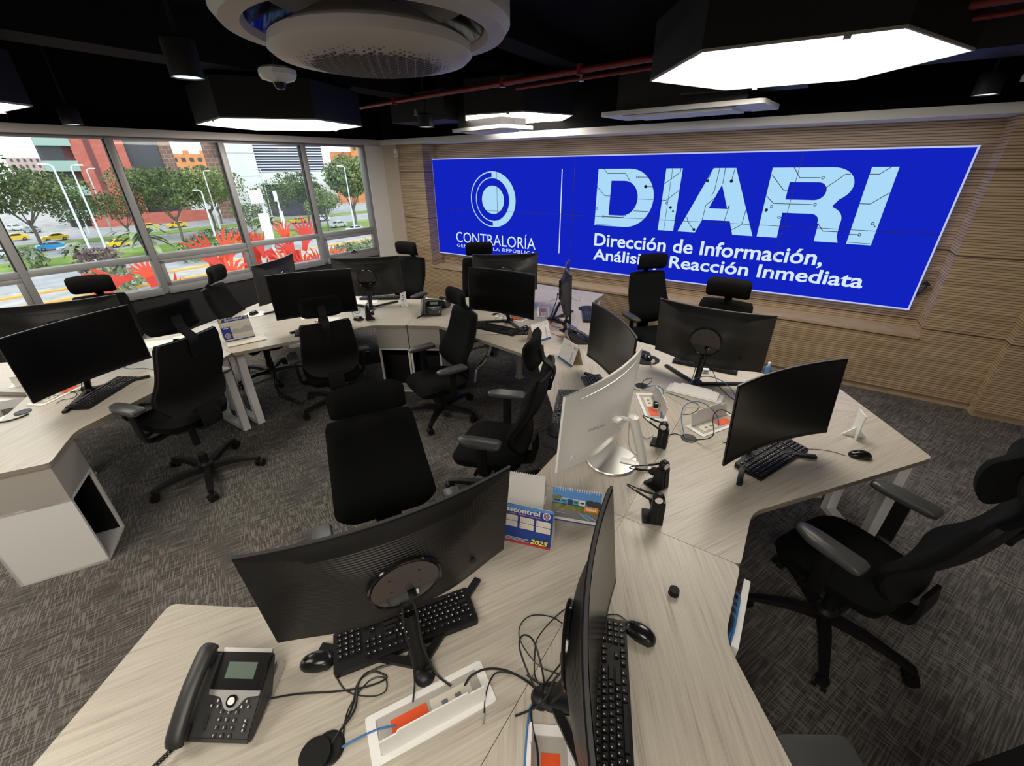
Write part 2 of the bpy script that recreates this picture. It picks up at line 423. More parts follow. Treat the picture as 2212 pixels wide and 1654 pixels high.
CABLES = [
 ('phone_cable', 'black cable running from the big desk phone to the round grommet', 'black', 0.0028, [(4.084,-5.278),(4.161,-5.207),(4.245,-5.144),(4.314,-5.084),(4.346,-5.033),(4.291,-5.048),(4.287,-5.092),(4.326,-5.144),(4.351,-5.217)]),
 ('cable', 'thick black monitor cable bundled above the round grommet', 'black', 0.0033, [(4.347,-4.924),(4.35,-4.972),(4.302,-5.031),(4.286,-5.085),(4.334,-5.139),(4.343,-5.192),(4.35,-5.225)]),
 ('cable', 'thin black cable looping left of the grommet beside the near power box', 'black', 0.002, [(4.202,-5.112),(4.275,-5.122),(4.345,-5.093),(4.37,-5.059),(4.34,-5.037),(4.308,-5.07),(4.319,-5.149),(4.368,-5.206)]),
 ('cable', 'flat black cable arching out of the near white power box', 'black', 0.0036, [(4.554,-4.921),(4.554,-4.891),(4.578,-4.853),(4.628,-4.823),(4.688,-4.813),(4.745,-4.816)]),
 ('cable', 'black cable with a loose silver plug lying beside the near power box', 'black', 0.0025, [(4.645,-4.948),(4.621,-4.909),(4.608,-4.861),(4.62,-4.835),(4.672,-4.813),(4.743,-4.812)]),
 ('cable', 'tall narrow black cable loop standing left of the edge-on monitor', 'black', 0.0028, [(4.747,-4.826),(4.678,-4.781),(4.629,-4.741),(4.616,-4.71),(4.631,-4.695),(4.663,-4.704),(4.718,-4.755),(4.754,-4.799)]),
 ('cable', 'thin black cable slanting up to the edge-on monitor', 'black', 0.002, [(4.696,-4.533),(4.676,-4.589),(4.662,-4.682),(4.686,-4.743),(4.715,-4.788),(4.75,-4.803)]),
 ('cable', 'widest thin black cable loop beside the edge-on monitor', 'black', 0.002, [(4.707,-4.597),(4.663,-4.597),(4.608,-4.627),(4.592,-4.672),(4.612,-4.715),(4.665,-4.744),(4.718,-4.755),(4.768,-4.743)]),
 ('cable', 'blue network cable beside the open flap at the bottom edge', 'blue', 0.003, [(4.753,-4.834),(4.744,-4.863),(4.758,-4.9),(4.781,-4.947),(4.803,-4.989)]),
 ('cable', 'black cable running beside the blue network cable at the bottom edge', 'black', 0.0028, [(4.758,-4.83),(4.748,-4.864),(4.774,-4.902),(4.805,-4.931),(4.833,-4.969)]),
 ('cable', 'blue network cable from the round grommet into the near power box', 'blue', 0.003, [(4.378,-5.214),(4.396,-5.181),(4.426,-5.136),(4.461,-5.101)]),
 ('mouse_cable', 'black cable of the mouse beside the edge-on monitor', 'black', 0.0017, [(4.892,-4.474),(4.849,-4.467),(4.81,-4.493),(4.781,-4.504)]),
 ('cable', 'blue cable arching behind the white closed power box', 'blue', 0.003, [(4.643,-2.662),(4.658,-2.486),(4.731,-2.387),(4.828,-2.412),(4.903,-2.512),(4.947,-2.621)]),
 ('cable', 'blue cable loop rising from the grommet between the open power boxes', 'blue', 0.003, [(4.783,-3.272),(4.717,-3.085),(4.692,-2.939),(4.714,-2.842),(4.771,-2.806),(4.844,-2.855),(4.892,-2.941),(4.916,-3.035)]),
 ('cable', 'dark cable loop beside the open orange power box', 'black', 0.003, [(4.834,-3.26),(4.891,-3.207),(4.907,-3.137),(4.877,-3.0),(4.87,-2.892),(4.899,-2.833),(4.949,-2.853)]),
 ('cable', 'blue cable curling into the power box behind the white monitor', 'blue', 0.003, [(4.4,-2.817),(4.446,-2.739),(4.506,-2.75),(4.536,-2.824),(4.607,-3.124)]),
 ('cable', 'white cable curling beside the upright headset stand', 'white', 0.0026, [(4.502,-3.265),(4.556,-3.346),(4.602,-3.388),(4.626,-3.334)]),
 ('cable', 'black cable loop behind the top edge of the white monitor', 'black', 0.0026, [(4.371,-2.787),(4.365,-2.689),(4.395,-2.636),(4.414,-2.676),(4.403,-2.766),(4.385,-2.81)]),
 ('cable', 'thin black cable crossing the seams between three power boxes', 'black', 0.002, [(4.547,-2.786),(4.657,-2.807),(4.759,-2.841),(4.772,-2.901),(4.751,-2.981),(4.711,-3.019)]),
 ('mouse_cable', 'grey cable of the mouse at the far right desk corner', 'black', 0.0015, [(5.347,-3.026),(5.405,-2.994),(5.466,-2.979),(5.523,-2.985)]),
 ('cable', 'thin black cable from the headset stand to the grommet', 'black', 0.002, [(4.696,-3.289),(4.728,-3.253),(4.771,-3.263),(4.792,-3.271)]),
 ('cable', 'black cable between the back-turned monitor and the white power box', 'black', 0.0024, [(4.642,-2.032),(4.741,-2.271),(4.817,-2.487),(4.888,-2.599),(4.941,-2.654)]),
 ('cable', 'coiled red network cable on the far desk', 'red', 0.0028, [(3.207,-1.971),(3.206,-1.857),(3.275,-1.831),(3.355,-1.927),(3.346,-2.025),(3.268,-2.028),(3.194,-1.947),(3.208,-1.822),(3.31,-1.858),(3.356,-1.988),(3.309,-2.048)]),
 ('cable', 'red cable trailing past the two white calendars', 'red', 0.0024, [(3.332,-2.197),(3.432,-2.232),(3.523,-2.23),(3.597,-2.196)]),
 ('cable', 'black cable between the far phone and the curved monitor', 'black', 0.002, [(2.041,-2.261),(1.994,-2.135),(2.058,-2.096),(2.056,-2.016)]),
 ('cable', 'thin red cable behind the far phone', 'red', 0.0016, [(1.904,-2.111),(1.934,-2.03),(1.999,-1.948)]),
 ('cable', 'thick black cable at the left edge of the photo', 'black', 0.005, [(1.222,-5.37),(1.279,-5.321),(1.29,-5.263),(1.273,-5.215)]),
 ('cable', 'thin black cable from the left keyboard', 'black', 0.0016, [(0.874,-4.626),(0.982,-4.607),(1.064,-4.545),(1.162,-4.513)]),
 ('cable', 'tangle of thin black cable behind the keyboard of the left front monitor', 'black', 0.002, [(1.151,-5.076),(1.085,-5.026),(1.094,-4.981),(1.162,-4.961),(1.231,-4.994),(1.204,-5.042),(1.233,-5.082)]),
 ('cable', 'black cable tangle beside the far headset stand', 'black', 0.002, [(1.151,-2.736),(1.122,-2.635),(1.263,-2.667),(1.345,-2.768),(1.241,-2.758),(1.513,-2.912),(1.619,-2.929)]),
 ('cable', 'black cable tangle under the centre monitor with the bright reflection', 'black', 0.0022, [(2.461,-1.924),(2.571,-1.951),(2.587,-1.846),(2.758,-2.136),(2.759,-2.218),(2.682,-2.149),(2.691,-2.04),(2.837,-2.17),(2.871,-2.26)]),
 ('cable', 'thin black cable behind the far keyboards', 'black', 0.0018, [(2.833,-1.327),(2.855,-1.203),(2.878,-1.075),(2.946,-1.033),(3.12,-1.149)]),
 ('keyboard_cable', 'thin grey cable across the desk in front of the centre keyboard', 'black', 0.0015, [(2.771,-2.619),(2.87,-2.557),(2.964,-2.47),(3.044,-2.362)]),
]

# ================================================================ THE ROOM
fl = MB(); fl.box((4.2, -4.7, -0.05), (11.4, 10.6, 0.1)); struct(fl.build('floor', M['carpet'], smooth=0), 'dark grey striated carpet tile floor')
ce = MB(); ce.box((4.0, -4.6, 3.25), (13, 12, 0.1)); struct(ce.build('ceiling', M['black_ceiling'], smooth=0), 'black painted open ceiling')
for q, (c, d) in enumerate([((0.55, -4.8, 3.03), (0.34, 9.2, 0.34)), ((2.6, -4.8, 3.1), (0.26, 9.2, 0.2)), ((6.4, -4.8, 3.08), (0.3, 9.2, 0.24))]):
    bmx = MB(); bmx.box(c, d); struct(bmx.build('ceiling_beam', M['dark_slab'], smooth=0), 'dark painted beam under the black ceiling')

# grooved oak wall with the recess that holds the video wall
wb = MB()
FY, BY, RX0, RX1 = -0.2, 0.10, -0.0, 6.19
def wy(x0, x1, y, z0, z1, m=0, depth=0.3):
    wb.mi = m; wb.box(((x0 + x1) / 2, y + depth / 2, (z0 + z1) / 2), (x1 - x0, depth, z1 - z0)); wb.mi = 0
wy(-0.56, RX0, FY, 0.075, 2.44, depth=0.6)
wy(RX0, RX1, BY, 0.64, 2.44)
wy(RX0, RX1, FY, 0.075, 0.615, depth=0.6)
wy(RX1, 6.74, FY, 0.075, 2.44, depth=0.6)
wy(6.74, 9.6, FY - 0.13, 0.075, 2.44, depth=0.73)
wb.mi = 1; wb.box(((RX0 + RX1) / 2, (FY + BY + 0.02) / 2, 0.6275), (RX1 - RX0, BY - FY + 0.06, 0.025)); wb.mi = 0
struct(wb.build('wall_back', [M['wood'], M['oak']], smooth=0), 'oak wall of fine horizontal grooves with a recess for the video wall')
pb = MB(); pb.box((3.1, 0.0, 0.0375), (7.3, 0.34, 0.075)); pb.box((8.2, -0.1, 0.0375), (2.9, 0.38, 0.075)); struct(pb.build('baseboard_back', M['oak'], smooth=0))
wu = MB(); wu.box((4.2, 0.25, 2.9), (11.6, 0.6, 0.8)); struct(wu.build('wall_back_upper', M['black_ceiling'], smooth=0))
tb = MB(); tb.box((4.25, 0.05, 2.445), (10.5, 0.7, 0.07)); struct(tb.build('trim_1', M['white_paint'], smooth=0), 'white soffit band over the oak wall')

WROT = -math.atan(0.065)
def wroot(name, label=None):
    o = bpy.data.objects.new(name, None); COL.objects.link(o); o.location = (-0.9, -0.3, 0); o.rotation_euler = (0, 0, WROT); return struct(o, label)
wl_ = MB()
wl_.mi = 1; wl_.box((-0.1, -4.6, 0.39), (0.16, 9.2, 0.78))
wl_.mi = 0; wl_.box((-0.06, -0.045, 1.22), (0.16, 0.31, 2.44))
wl_.mi = 2; wl_.box((0.17, 0.16, 1.22), (0.4, 0.1, 2.44))
wl_.mi = 3; wl_.box((-0.1, -4.6, 2.87), (0.16, 9.6, 0.82))
o = wl_.build('wall_left', [M['white_paint'], M['sill_dark'], M['beige_paint'], M['black_ceiling']], smooth=0); o.location = (-0.9, -0.3, 0); o.rotation_euler = (0, 0, WROT); struct(o, 'window wall with dark sill below and white end column')
tl = MB(); tl.box((-0.03, -4.6, 2.445), (0.3, 9.4, 0.07)); o = tl.build('trim_2', M['grey_paint'], smooth=0); o.location = (-0.9, -0.3, 0); o.rotation_euler = (0, 0, WROT); struct(o, 'pale soffit band over the windows')
TM = [-0.2, -1.19, -2.22, -3.27, -4.32, -5.37, -6.42, -7.47, -8.52]
for k in range(8):
    a, b = TM[k + 1], TM[k]
    w = wroot('window_%d' % (k + 1), 'aluminium framed window bay looking onto the street')
    f = MB()
    mw_ = 0.062
    f.box((-0.06, a, 1.62), (0.12, mw_, 1.62), bev=0.004)
    f.mi = 1; f.box((-0.06, a + mw_ / 2 + 0.006, 1.82), (0.05, 0.012, 1.18)); f.box((-0.06, a - mw_ / 2 - 0.006, 1.82), (0.05, 0.012, 1.18)); f.mi = 0
    if k == 0: f.box((-0.06, b - 0.02, 1.62), (0.12, 0.05, 1.62), bev=0.004)
    mid = (a + b) / 2; ln = b - a - mw_
    f.box((-0.06, mid, 1.2), (0.10, ln, 0.062), bev=0.004); f.box((-0.06, mid, 0.82), (0.11, ln, 0.085), bev=0.004); f.box((-0.06, mid, 2.40), (0.10, ln, 0.035))
    if k in (0, 2, 4, 6):       # opening sash in the lower light
        for z in (0.885, 1.145): f.box((-0.035, mid, z), (0.05, ln, 0.045), bev=0.003)
        for y in (a + 0.055, b - 0.055): f.box((-0.035, y, 1.015), (0.05, 0.045, 0.29), bev=0.003)
        f.mi = 1; f.box((0.0, mid, 0.90), (0.02, 0.09, 0.02)); f.box((0.005, mid, 0.915), (0.02, 0.03, 0.03)); f.mi = 0
    f.build('window_frame', [M['alu'], M['gasket']], w)
    g = MB(); g.box((-0.075, mid, 1.81), (0.008, ln + 0.02, 1.2)); g.build('window_pane', M['glass'], w, smooth=0)
    g = MB(); g.box((-0.075, mid, 1.01), (0.008, ln + 0.02, 0.34)); g.build('window_pane', M['glass'], w, smooth=0)
wr = MB(); wr.box((9.65, -4.7, 1.6), (0.1, 10.6, 3.2)); struct(wr.build('wall_right', M['grey_paint'], smooth=0))
wf = MB(); wf.box((4.2, -9.75, 1.6), (11.6, 0.1, 3.2)); struct(wf.build('wall_front', M['grey_paint'], smooth=0))

# ---------------------------------------------------------------- video wall
PX = Matrix(((1, 0, 0, 0), (0, 0, -1, 0), (0, 1, 0, 0), (0, 0, 0, 1)))     # flat xy artwork -> xz plane facing -y
def at_y(y): return Matrix.Translation((0, y, 0)) @ PX
vw = thing('video_wall', 'wide blue video wall of ten screens reading DIARI on the oak wall', 'video wall')
PW, PH, Z0 = 1.2135, 0.684, 0.832
for i in range(5):
    for j in range(2):
        p = MB(); x = (i + 0.5) * PW; z = Z0 + (j + 0.5) * PH
        p.mi = 1; p.box((x, 0.042, z), (PW - 0.004, 0.08, PH - 0.004)); p.mi = 0
        p.quad([(x - PW / 2, 0.001, z - PH / 2), (x + PW / 2, 0.001, z - PH / 2), (x + PW / 2, 0.001, z + PH / 2), (x - PW / 2, 0.001, z + PH / 2)])
        p.build('screen_panel', [M['wall_blue'], M['plastic']], vw, smooth=0, recalc=False)
rim = MB(); T = 0.013
for c, d in [((3.034, 0.03, Z0 - T / 2), (6.07 + T * 2, 0.07, T)), ((3.034, 0.03, Z0 + 1.368 + T / 2), (6.07 + T * 2, 0.07, T)), ((-T / 2, 0.03, Z0 + .684), (T, 0.07, 1.368)), ((6.0675 + T / 2, 0.03, Z0 + .684), (T, 0.07, 1.368))]: rim.box(c, d)
rim.build('screen_border', M['wall_rim'], vw, smooth=0)
bz = MB()
for i in range(1, 5): bz.box((i * PW, -0.0035, Z0 + .684), (0.0045, 0.002, 1.368))
bz.box((3.034, -0.0035, Z0 + PH), (6.067, 0.002, 0.0045))
bz.build('bezel', M['gasket'], vw, smooth=0)
def ring(cx, cz, rx, rz, a0=0, a1=360, n=64): return [(cx + rx * math.cos(R(a0 + (a1 - a0) * k / n)), cz + rz * math.sin(R(a0 + (a1 - a0) * k / n))) for k in range(n + (0 if a1 - a0 == 360 else 1))]
lg = MB(); A = at_y(-0.0012)
cx, cz = 1.133, 1.665
lg.shape([ring(cx, cz, 0.198, 0.19)], A)
lg.shape([ring(cx - .005, cz, 0.402, 0.375, -90, 90) + ring(cx - .005, cz, 0.292, 0.287, 90, -90)], A)
lg.shape([ring(cx - .005, cz, 0.402, 0.375, 90, 270) + ring(cx - .005, cz, 0.386, 0.359, 270, 90)], A)
lg.shape([ring(cx - .005, cz, 0.306, 0.299, 90, 270) + ring(cx - .005, cz, 0.292, 0.285, 270, 90)], A)
lg.shape([[(cx - .011, cz + .29), (cx - .011, cz + .375), (cx + .01, cz + .375), (cx + .01, cz + .285)]], A)
lg.shape([[(cx - .011, cz - .29), (cx - .011, cz - .375), (cx + .01, cz - .375), (cx + .01, cz - .285)]], A)
lg.build('emblem', M['wall_white'], vw, smooth=0, recalc=False)
tx = MB()
tx.text('CONTRALORÍA', A, 0.385, 1.868, 1.022, 1.222)
tx.text('GENERAL DE LA REPÚBLICA', A, 0.392, 1.862, 0.947, 1.008, bold=0.002, space=1.15)
tx.shape([[(2.243, 1.01), (2.256, 1.01), (2.256, 2.06), (2.243, 2.06)]], A)
tx.build('lettering', M['wall_paler'], vw, smooth=0, recalc=False)
ti = MB()
def arc(cx, cz, rx, rz, a0, a1, n=10): return [(cx + rx * math.cos(R(a0 + (a1 - a0) * k / n)), cz + rz * math.sin(R(a0 + (a1 - a0) * k / n))) for k in range(n + 1)]
ti.shape([[(2.75, 2.06)] + arc(3.15, 1.735, 0.32, 0.325, 90, -90, 20) + [(2.75, 1.41)], [(2.93, 1.93)] + arc(3.10, 1.735, 0.18, 0.195, 90, -90, 16) + [(2.93, 1.54)]], A)
ti.shape([[(3.57, 2.06), (3.75, 2.06), (3.75, 1.40), (3.57, 1.40)]], A)
ti.shape([[(4.07, 2.06), (4.29, 2.06), (4.59, 1.40), (4.39, 1.40), (4.335, 1.54), (4.05, 1.54), (3.995, 1.40), (3.80, 1.40)], [(4.185, 1.90), (4.095, 1.66), (4.285, 1.66)]], A)
ti.shape([[(4.625, 2.06)] + arc(5.13, 1.905, 0.20, 0.155, 90, -52, 14) + [(5.215, 1.725)] + arc(5.18, 1.59, 0.14, 0.125, 70, -10, 8) + [(5.325, 1.45), (5.35, 1.39), (5.15, 1.39), (5.145, 1.55)] + arc(5.06, 1.575, 0.075, 0.07, -10, 90, 8) + [(4.81, 1.645), (4.82, 1.40), (4.63, 1.40)],
          [(4.805, 1.93)] + arc(5.05, 1.85, 0.08, 0.08, 90, -90, 12) + [(4.805, 1.77)]], A)
ti.shape([[(5.42, 2.06), (5.615, 2.06), (5.615, 1.385), (5.42, 1.385)]], A)
ti.build('lettering', M['wall_white'], vw, smooth=0, recalc=False, label='large pale blue DIARI letters')
ts = MB()
ts.text('Dirección de Información,', A, 2.765, 5.28, 1.128, 1.315, bold=0.020)
ts.text('Análisis y Reacción Inmediata', A, 2.765, 5.665, 0.930, 1.117, bold=0.020)
ts.build('lettering', M['wall_paler'], vw, smooth=0, recalc=False)
tr = MB(); B_ = at_y(-0.0024)
def seg(pts, w=0.006):
    for (x0, z0), (x1, z1) in zip(pts, pts[1:]):
        d = Vector((x1 - x0, z1 - z0)); n = Vector((-d.y, d.x)).normalized() * w / 2
        tr.shape([[(x0 - n.x, z0 - n.y), (x1 - n.x, z1 - n.y), (x1 + n.x, z1 + n.y), (x0 + n.x, z0 + n.y)]], B_)
def dot(x, z, r=0.016): tr.shape([ring(x, z, r, r, n=14)], B_)
def odot(x, z, r=0.014): tr.shape([ring(x, z, r, r, n=14), ring(x, z, r * .6, r * .6, n=14)], B_)
seg([(2.82, 2.06), (2.87, 2.01), (3.10, 2.01), (3.16, 1.93)]); seg([(2.75, 1.86), (2.86, 1.76), (2.93, 1.76)]); seg([(3.26, 1.97), (3.40, 1.97)]); odot(3.245, 1.97); dot(3.36, 1.87, .019); seg([(3.36, 1.87), (3.45, 1.87)])
seg([(3.28, 1.735), (3.465, 1.735)]); seg([(3.24, 1.60), (3.43, 1.60)]); seg([(2.87, 1.52), (3.12, 1.52), (3.16, 1.55)]); odot(2.86, 1.52); odot(2.77, 1.61); seg([(2.76, 1.42), (2.98, 1.42)])
seg([(3.57, 1.90), (3.73, 2.02), (3.73, 2.06)]); seg([(3.57, 1.73), (3.62, 1.73), (3.75, 1.84)]); odot(3.63, 1.70); dot(3.68, 1.655); dot(3.715, 1.615, .011)
dot(4.03, 1.935); seg([(4.03, 1.935), (4.05, 2.0)]); dot(4.27, 1.935, .017); seg([(4.27, 1.935), (4.28, 2.06)]); seg([(4.13, 2.06), (4.12, 1.84), (4.10, 1.79)]); seg([(4.185, 2.06), (4.19, 1.91)]); seg([(4.16, 1.79), (4.06, 1.69), (4.05, 1.54)])
seg([(4.285, 1.66), (4.30, 1.70), (4.28, 1.54)]); seg([(4.33, 1.42), (4.46, 1.51), (4.47, 1.66)]); seg([(3.88, 1.56), (3.90, 1.51), (3.97, 1.435)]); dot(3.98, 1.43)
seg([(4.63, 2.0), (4.77, 1.855), (4.81, 1.855)]); seg([(4.63, 1.80), (4.71, 1.73), (5.05, 1.73)]); odot(5.07, 1.73); odot(4.70, 1.70); dot(4.66, 1.665); odot(4.79, 1.60); seg([(4.80, 1.60), (4.82, 1.60)])
seg([(4.81, 2.06), (4.88, 1.97), (5.05, 1.97)]); odot(5.07, 1.97); seg([(5.11, 1.875), (5.24, 2.0), (5.28, 2.0)]); odot(5.10, 1.865); seg([(5.14, 1.56), (5.20, 1.49), (5.33, 1.49)])
seg([(5.42, 2.0), (5.49, 2.0), (5.56, 2.06)]); seg([(5.42, 1.75), (5.50, 1.75), (5.615, 1.85)]); odot(5.57, 1.58); seg([(5.58, 1.57), (5.60, 1.55)]); odot(5.50, 1.475); seg([(5.42, 1.475), (5.485, 1.475)]); seg([(5.43, 1.40), (5.61, 1.40)], .004)
tr.build('circuit_trace', M['wall_dark'], vw, smooth=0, recalc=False)
wc = MB()
for k in range(5):
    y = 0.03 + 0.012 * k
    wc.tube([(6.085, y, 1.06), (6.12 + .01 * k, y - .02, 1.10 - .01 * k), (6.14, y, 1.05), (6.11, y, 0.99 - .012 * k), (6.085, y, 1.01)], 0.004, 5)
tag(wc.build('cable', M['black_cable']), 'black cable tangle hanging behind the right edge of the video wall', 'cable')

# ---------------------------------------------------------------- ceiling fittings
def hexpts(r, rot): return [(r * math.cos(R(rot + 60 * k)), r * math.sin(R(rot + 60 * k))) for k in range(6)]
def lamp(x, y, z, r, rot, label):
    t = thing('hexagonal_ceiling_lamp', label, 'ceiling lamp', (x, y, z), 0, 'hexagonal ceiling lamps')
    h = MB(); o_ = hexpts(r, rot); i_ = hexpts(r * 0.985, rot)
    for k in range(6):
        a, b, c, d = o_[k], o_[(k + 1) % 6], i_[(k + 1) % 6], i_[k]
        h.prism([a, b, c, d], 0.012, 0.32)
    h.prism(i_, 0.30, 0.32); h.cyl((0, 0, 0.32), (0, 0, 3.2 - z), 0.008, seg=8)
    h.build('lamp_housing', M['lamp_box'], t, smooth=0)
    rm = MB()
    i2 = hexpts(r * 0.985, rot); o2 = hexpts(r * 1.002, rot)
    for k in range(6): rm.prism([o2[k], o2[(k + 1) % 6], i2[(k + 1) % 6], i2[k]], 0.0, 0.012)
    for k in (1, 4):
        m_ = (Vector(o_[k]) * .25 + Vector(o_[(k + 1) % 6]) * .75); rm.box((m_.x * .985, m_.y * .985, -0.006), (0.03, 0.03, 0.012))
    rm.build('lamp_rim', M['lamp_rim'], t, smooth=0)
    d = MB(); d.prism(hexpts(r * 0.984, rot), 0.004, 0.010); d.build('lamp_diffuser', M['lamp'], t, smooth=0)
    return t
lamp(4.74, -1.91, 2.60, 0.82, 5, 'largest glowing hexagonal lamp hanging before the DIARI screen')
lamp(0.19, -2.43, 2.50, 0.80, -10, 'glowing hexagonal lamp hanging in front of the windows')
lamp(1.95, -0.62, 2.585, 0.68, 9, 'smallest glowing hexagonal lamp above the circular emblem')
lamp(-0.02, -5.02, 2.50, 0.75, 5, 'hexagonal lamp whose corner shows at the left edge of the photo')
for x, y in ((5.2, -6.3), (2.4, -6.5), (8.2, -7.6)):  # unseen lamps, added behind the camera to brighten the room
    lamp(x, y, 2.60, 0.82, 5, 'unseen hexagonal ceiling lamp added behind the camera to light the room')

t = thing('ceiling_air_conditioner', 'round white ceiling air conditioner with perforated disc', 'air conditioner', (3.63, -4.13, 2.50))
b = MB(); b.lathe([(0.39, 0.10), (0.39, 0.02), (0.405, 0.0), (0.462, 0.004), (0.482, 0.03), (0.482, 0.13), (0.44, 0.17), (0.40, 0.17)], seg=72); b.build('outer_ring', M['ac'], t)
b = MB(); b.lathe([(0.39, 0.16), (0.385, 0.02), (0.34, 0.10), (0.33, 0.16)], seg=64); b.build('air_slot', M['gloss'], t)
b = MB(); b.lathe([(0.0, -0.095), (0.20, -0.090), (0.325, -0.068), (0.345, -0.052), (0.335, -0.02), (0.20, 0.05), (0.0, 0.05)], seg=72); b.build('disc_panel', M['ac'], t)
g = MB()
def discz(r): return (-0.095 + 0.005 * r / .2 if r < .2 else -0.090 + 0.022 * (r - .2) / .125) - 0.0012
st = 0.0215
for i in range(-14, 15):
    for j in range(-14, 15):
        x, y = i * st, j * st; r = math.hypot(x, y)
        if r > 0.275: continue
        s_ = 0.0185 * (1 if r < .20 else max(0.25, 1 - (r - .20) / .09))
        if r > .2 and random.random() < (r - .2) / .16: continue
        h = s_ / 2
        if (i + j) % 2: P = [(x - h, y - h), (x + h, y - h), (x - h, y + h)]; Q = [(x + h, y - h + .003), (x + h, y + h), (x - h + .003, y + h)]
        else: P = [(x - h, y - h), (x + h, y - h), (x + h, y + h)]; Q = [(x - h, y - h + .003), (x + h - .003, y + h), (x - h, y + h)]
        for q in ((P, Q) if r < .22 else (P,)): g.quad([(a, b_, discz(math.hypot(a, b_))) for a, b_ in q])
g.build('grille', M['ac_hole'], t, smooth=0)
b = MB(); b.tube([(0.46, 0.16, 0.12), (0.60, 0.19, 0.10), (0.66, 0.21, 0.16), (0.67, 0.22, 0.30), (0.67, 0.22, 0.68)], 0.022, 10); b.build('drain_pipe', M['duct'], t)
b = MB(); b.cyl((0, 0, 0.15), (0, 0, 0.69), 0.30, seg=40); b.build('body', M['duct'], t)

t = thing('dome_camera', 'white octagonal sensor with a clear dome beside the round air conditioner', 'dome camera', (2.78, -3.985, 2.46))
b = MB(); b.lathe([(0.03, 0.0), (0.075, 0.012), (0.085, 0.03), (0.085, 0.05), (0.06, 0.062)], seg=8); b.build('sensor_body', M['white_gloss'], t, smooth=0)
b = MB(); b.lathe([(0.0, -0.03), (0.018, -0.024), (0.028, -0.008), (0.03, 0.004)], seg=20); b.build('dome', M['screen'], t)
b = MB(); b.cyl((0, 0, .06), (0, 0, .74), .012, seg=8); b.build('mount', M['matt'], t)

def canister(x, y, z, r, h, label):
    t = thing('ceiling_downlight', label, 'downlight', (x, y, z), 0, 'canister downlights')
    b = MB(); b.lathe([(r * .92, 0.012), (r * .94, 0.0), (r, 0.0), (r, h), (r * .9, h + .01)], seg=32); b.cyl((0, 0, h), (0, 0, 3.2 - z), 0.01, seg=8); b.build('lamp_housing', M['lamp_box'], t)
    b = MB(); b.lathe([(0.0, 0.006), (r * .92, 0.006), (r * .92, 0.009)], seg=32); b.build('lamp_diffuser', M['downlight'], t)
canister(2.30, -4.17, 2.50, 0.072, 0.15, 'black canister downlight left of the round air conditioner')
canister(1.18, -1.31, 2.50, 0.088, 0.12, 'black canister downlight near the corner, its pale disc facing down')
canister(5.86, -0.70, 2.50, 0.07, 0.12, 'canister downlight at the right above the white soffit')
canister(-0.50, -3.95, 2.455, 0.07, 0.12, 'canister downlight over the leftmost windows')

p = MB(); p.cyl((-0.05, -1.36, 2.75), (8.4, -2.45, 2.75), 0.022, seg=12); p.cyl((2.6, -1.62, 2.71), (8.4, -2.36, 2.71), 0.013, seg=10)
for x in (0.9, 2.5, 3.3, 4.2): p.cyl((x, -1.36 - 0.129 * (x + .05), 2.72), (x, -1.36 - 0.129 * (x + .05), 2.79), 0.028, seg=12)
tag(p.build('sprinkler_pipe', M['pipe_red']), 'dark red sprinkler pipe running under the black ceiling', 'pipe')
for x, y, z, l in ((3.30, -1.76, 2.74, 'sprinkler head on the red pipe with a glinting tip'), (1.17, -1.45, 2.66, 'sprinkler head at the corner end of the red pipe')):
    b = MB(); b.cyl((x, y, z), (x, y, z - .05), .012, seg=10); b.cyl((x, y, z - .05), (x, y, z - .056), .022, seg=14); tag(b.build('fire_sprinkler', M['silver']), l, 'sprinkler')
def cassette(x, y, z, rz, sx, sy, label):
    t = thing('ceiling_vent', label, 'vent', (x, y, z), rz, 'white ceiling cassettes by the oak wall')
    b = MB(); b.prism(rounded([(-sx / 2, -sy / 2), (sx / 2, -sy / 2), (sx / 2, sy / 2), (-sx / 2, sy / 2)], [.06] * 4), 0.0, 0.035); b.prism([(-sx * .32, -sy * .32), (sx * .32, -sy * .32), (sx * .32, sy * .32), (-sx * .32, sy * .32)], -0.018, 0.0); b.build('vent_panel', M['white_paint'], t)
    b = MB(); b.box((0, -sy * .40, -.001), (sx * .7, .03, .004)); b.box((0, sy * .40, -.001), (sx * .7, .03, .004)); b.build('air_slot', M['gloss'], t)
    b = MB(); b.box((0, 0, .2), (sx * .8, sy * .8, .33)); b.build('body', M['duct'], t)
    for i in (-1, 1):
        b = MB(); b.cyl((i * sx * .42, 0, .03), (i * sx * .42, 0, 3.2 - z), .004, seg=6); b.build('hanger_rod', M['duct'], t)
cassette(1.62, -0.66, 2.475, R(-12), 0.95, 0.5, 'white ceiling cassette under the smallest hexagonal lamp')
cassette(3.85, -0.66, 2.52, R(-6), 1.45, 0.62, 'long white ceiling cassette under the largest hexagonal lamp')
cassette(6.35, -1.0, 2.56, R(-4), 0.75, 0.55, 'white ceiling cassette at the right edge above the soffit')
b = MB(); b.box((5.6, -1.05, 2.86), (3.4, 0.4, 0.34)); b.box((4.35, -0.95, 2.70), (0.9, 0.3, 0.16)); tag(b.build('air_duct', M['duct'], smooth=0), 'dark rectangular air duct behind the largest hexagonal lamp', 'duct')
b = MB(); b.box((0.75, -0.75, 2.75), (0.9, 0.5, 0.3)); tag(b.build('air_duct', M['duct'], smooth=0), 'black duct box in the ceiling corner by the windows', 'duct')
t = thing('wall_sensor', 'small white sensor box high on the oak pilaster by the windows', 'sensor', (-0.52, -0.2, 2.30))
b = MB(); b.box((0, -0.03, 0), (0.055, 0.06, 0.105), bev=.012); b.build('sensor_body', M['white_gloss'], t)
b = MB(); b.box((0, -0.061, -0.02), (0.035, 0.004, 0.03), bev=.001); b.build('lens', M['p_ltgrey'], t)

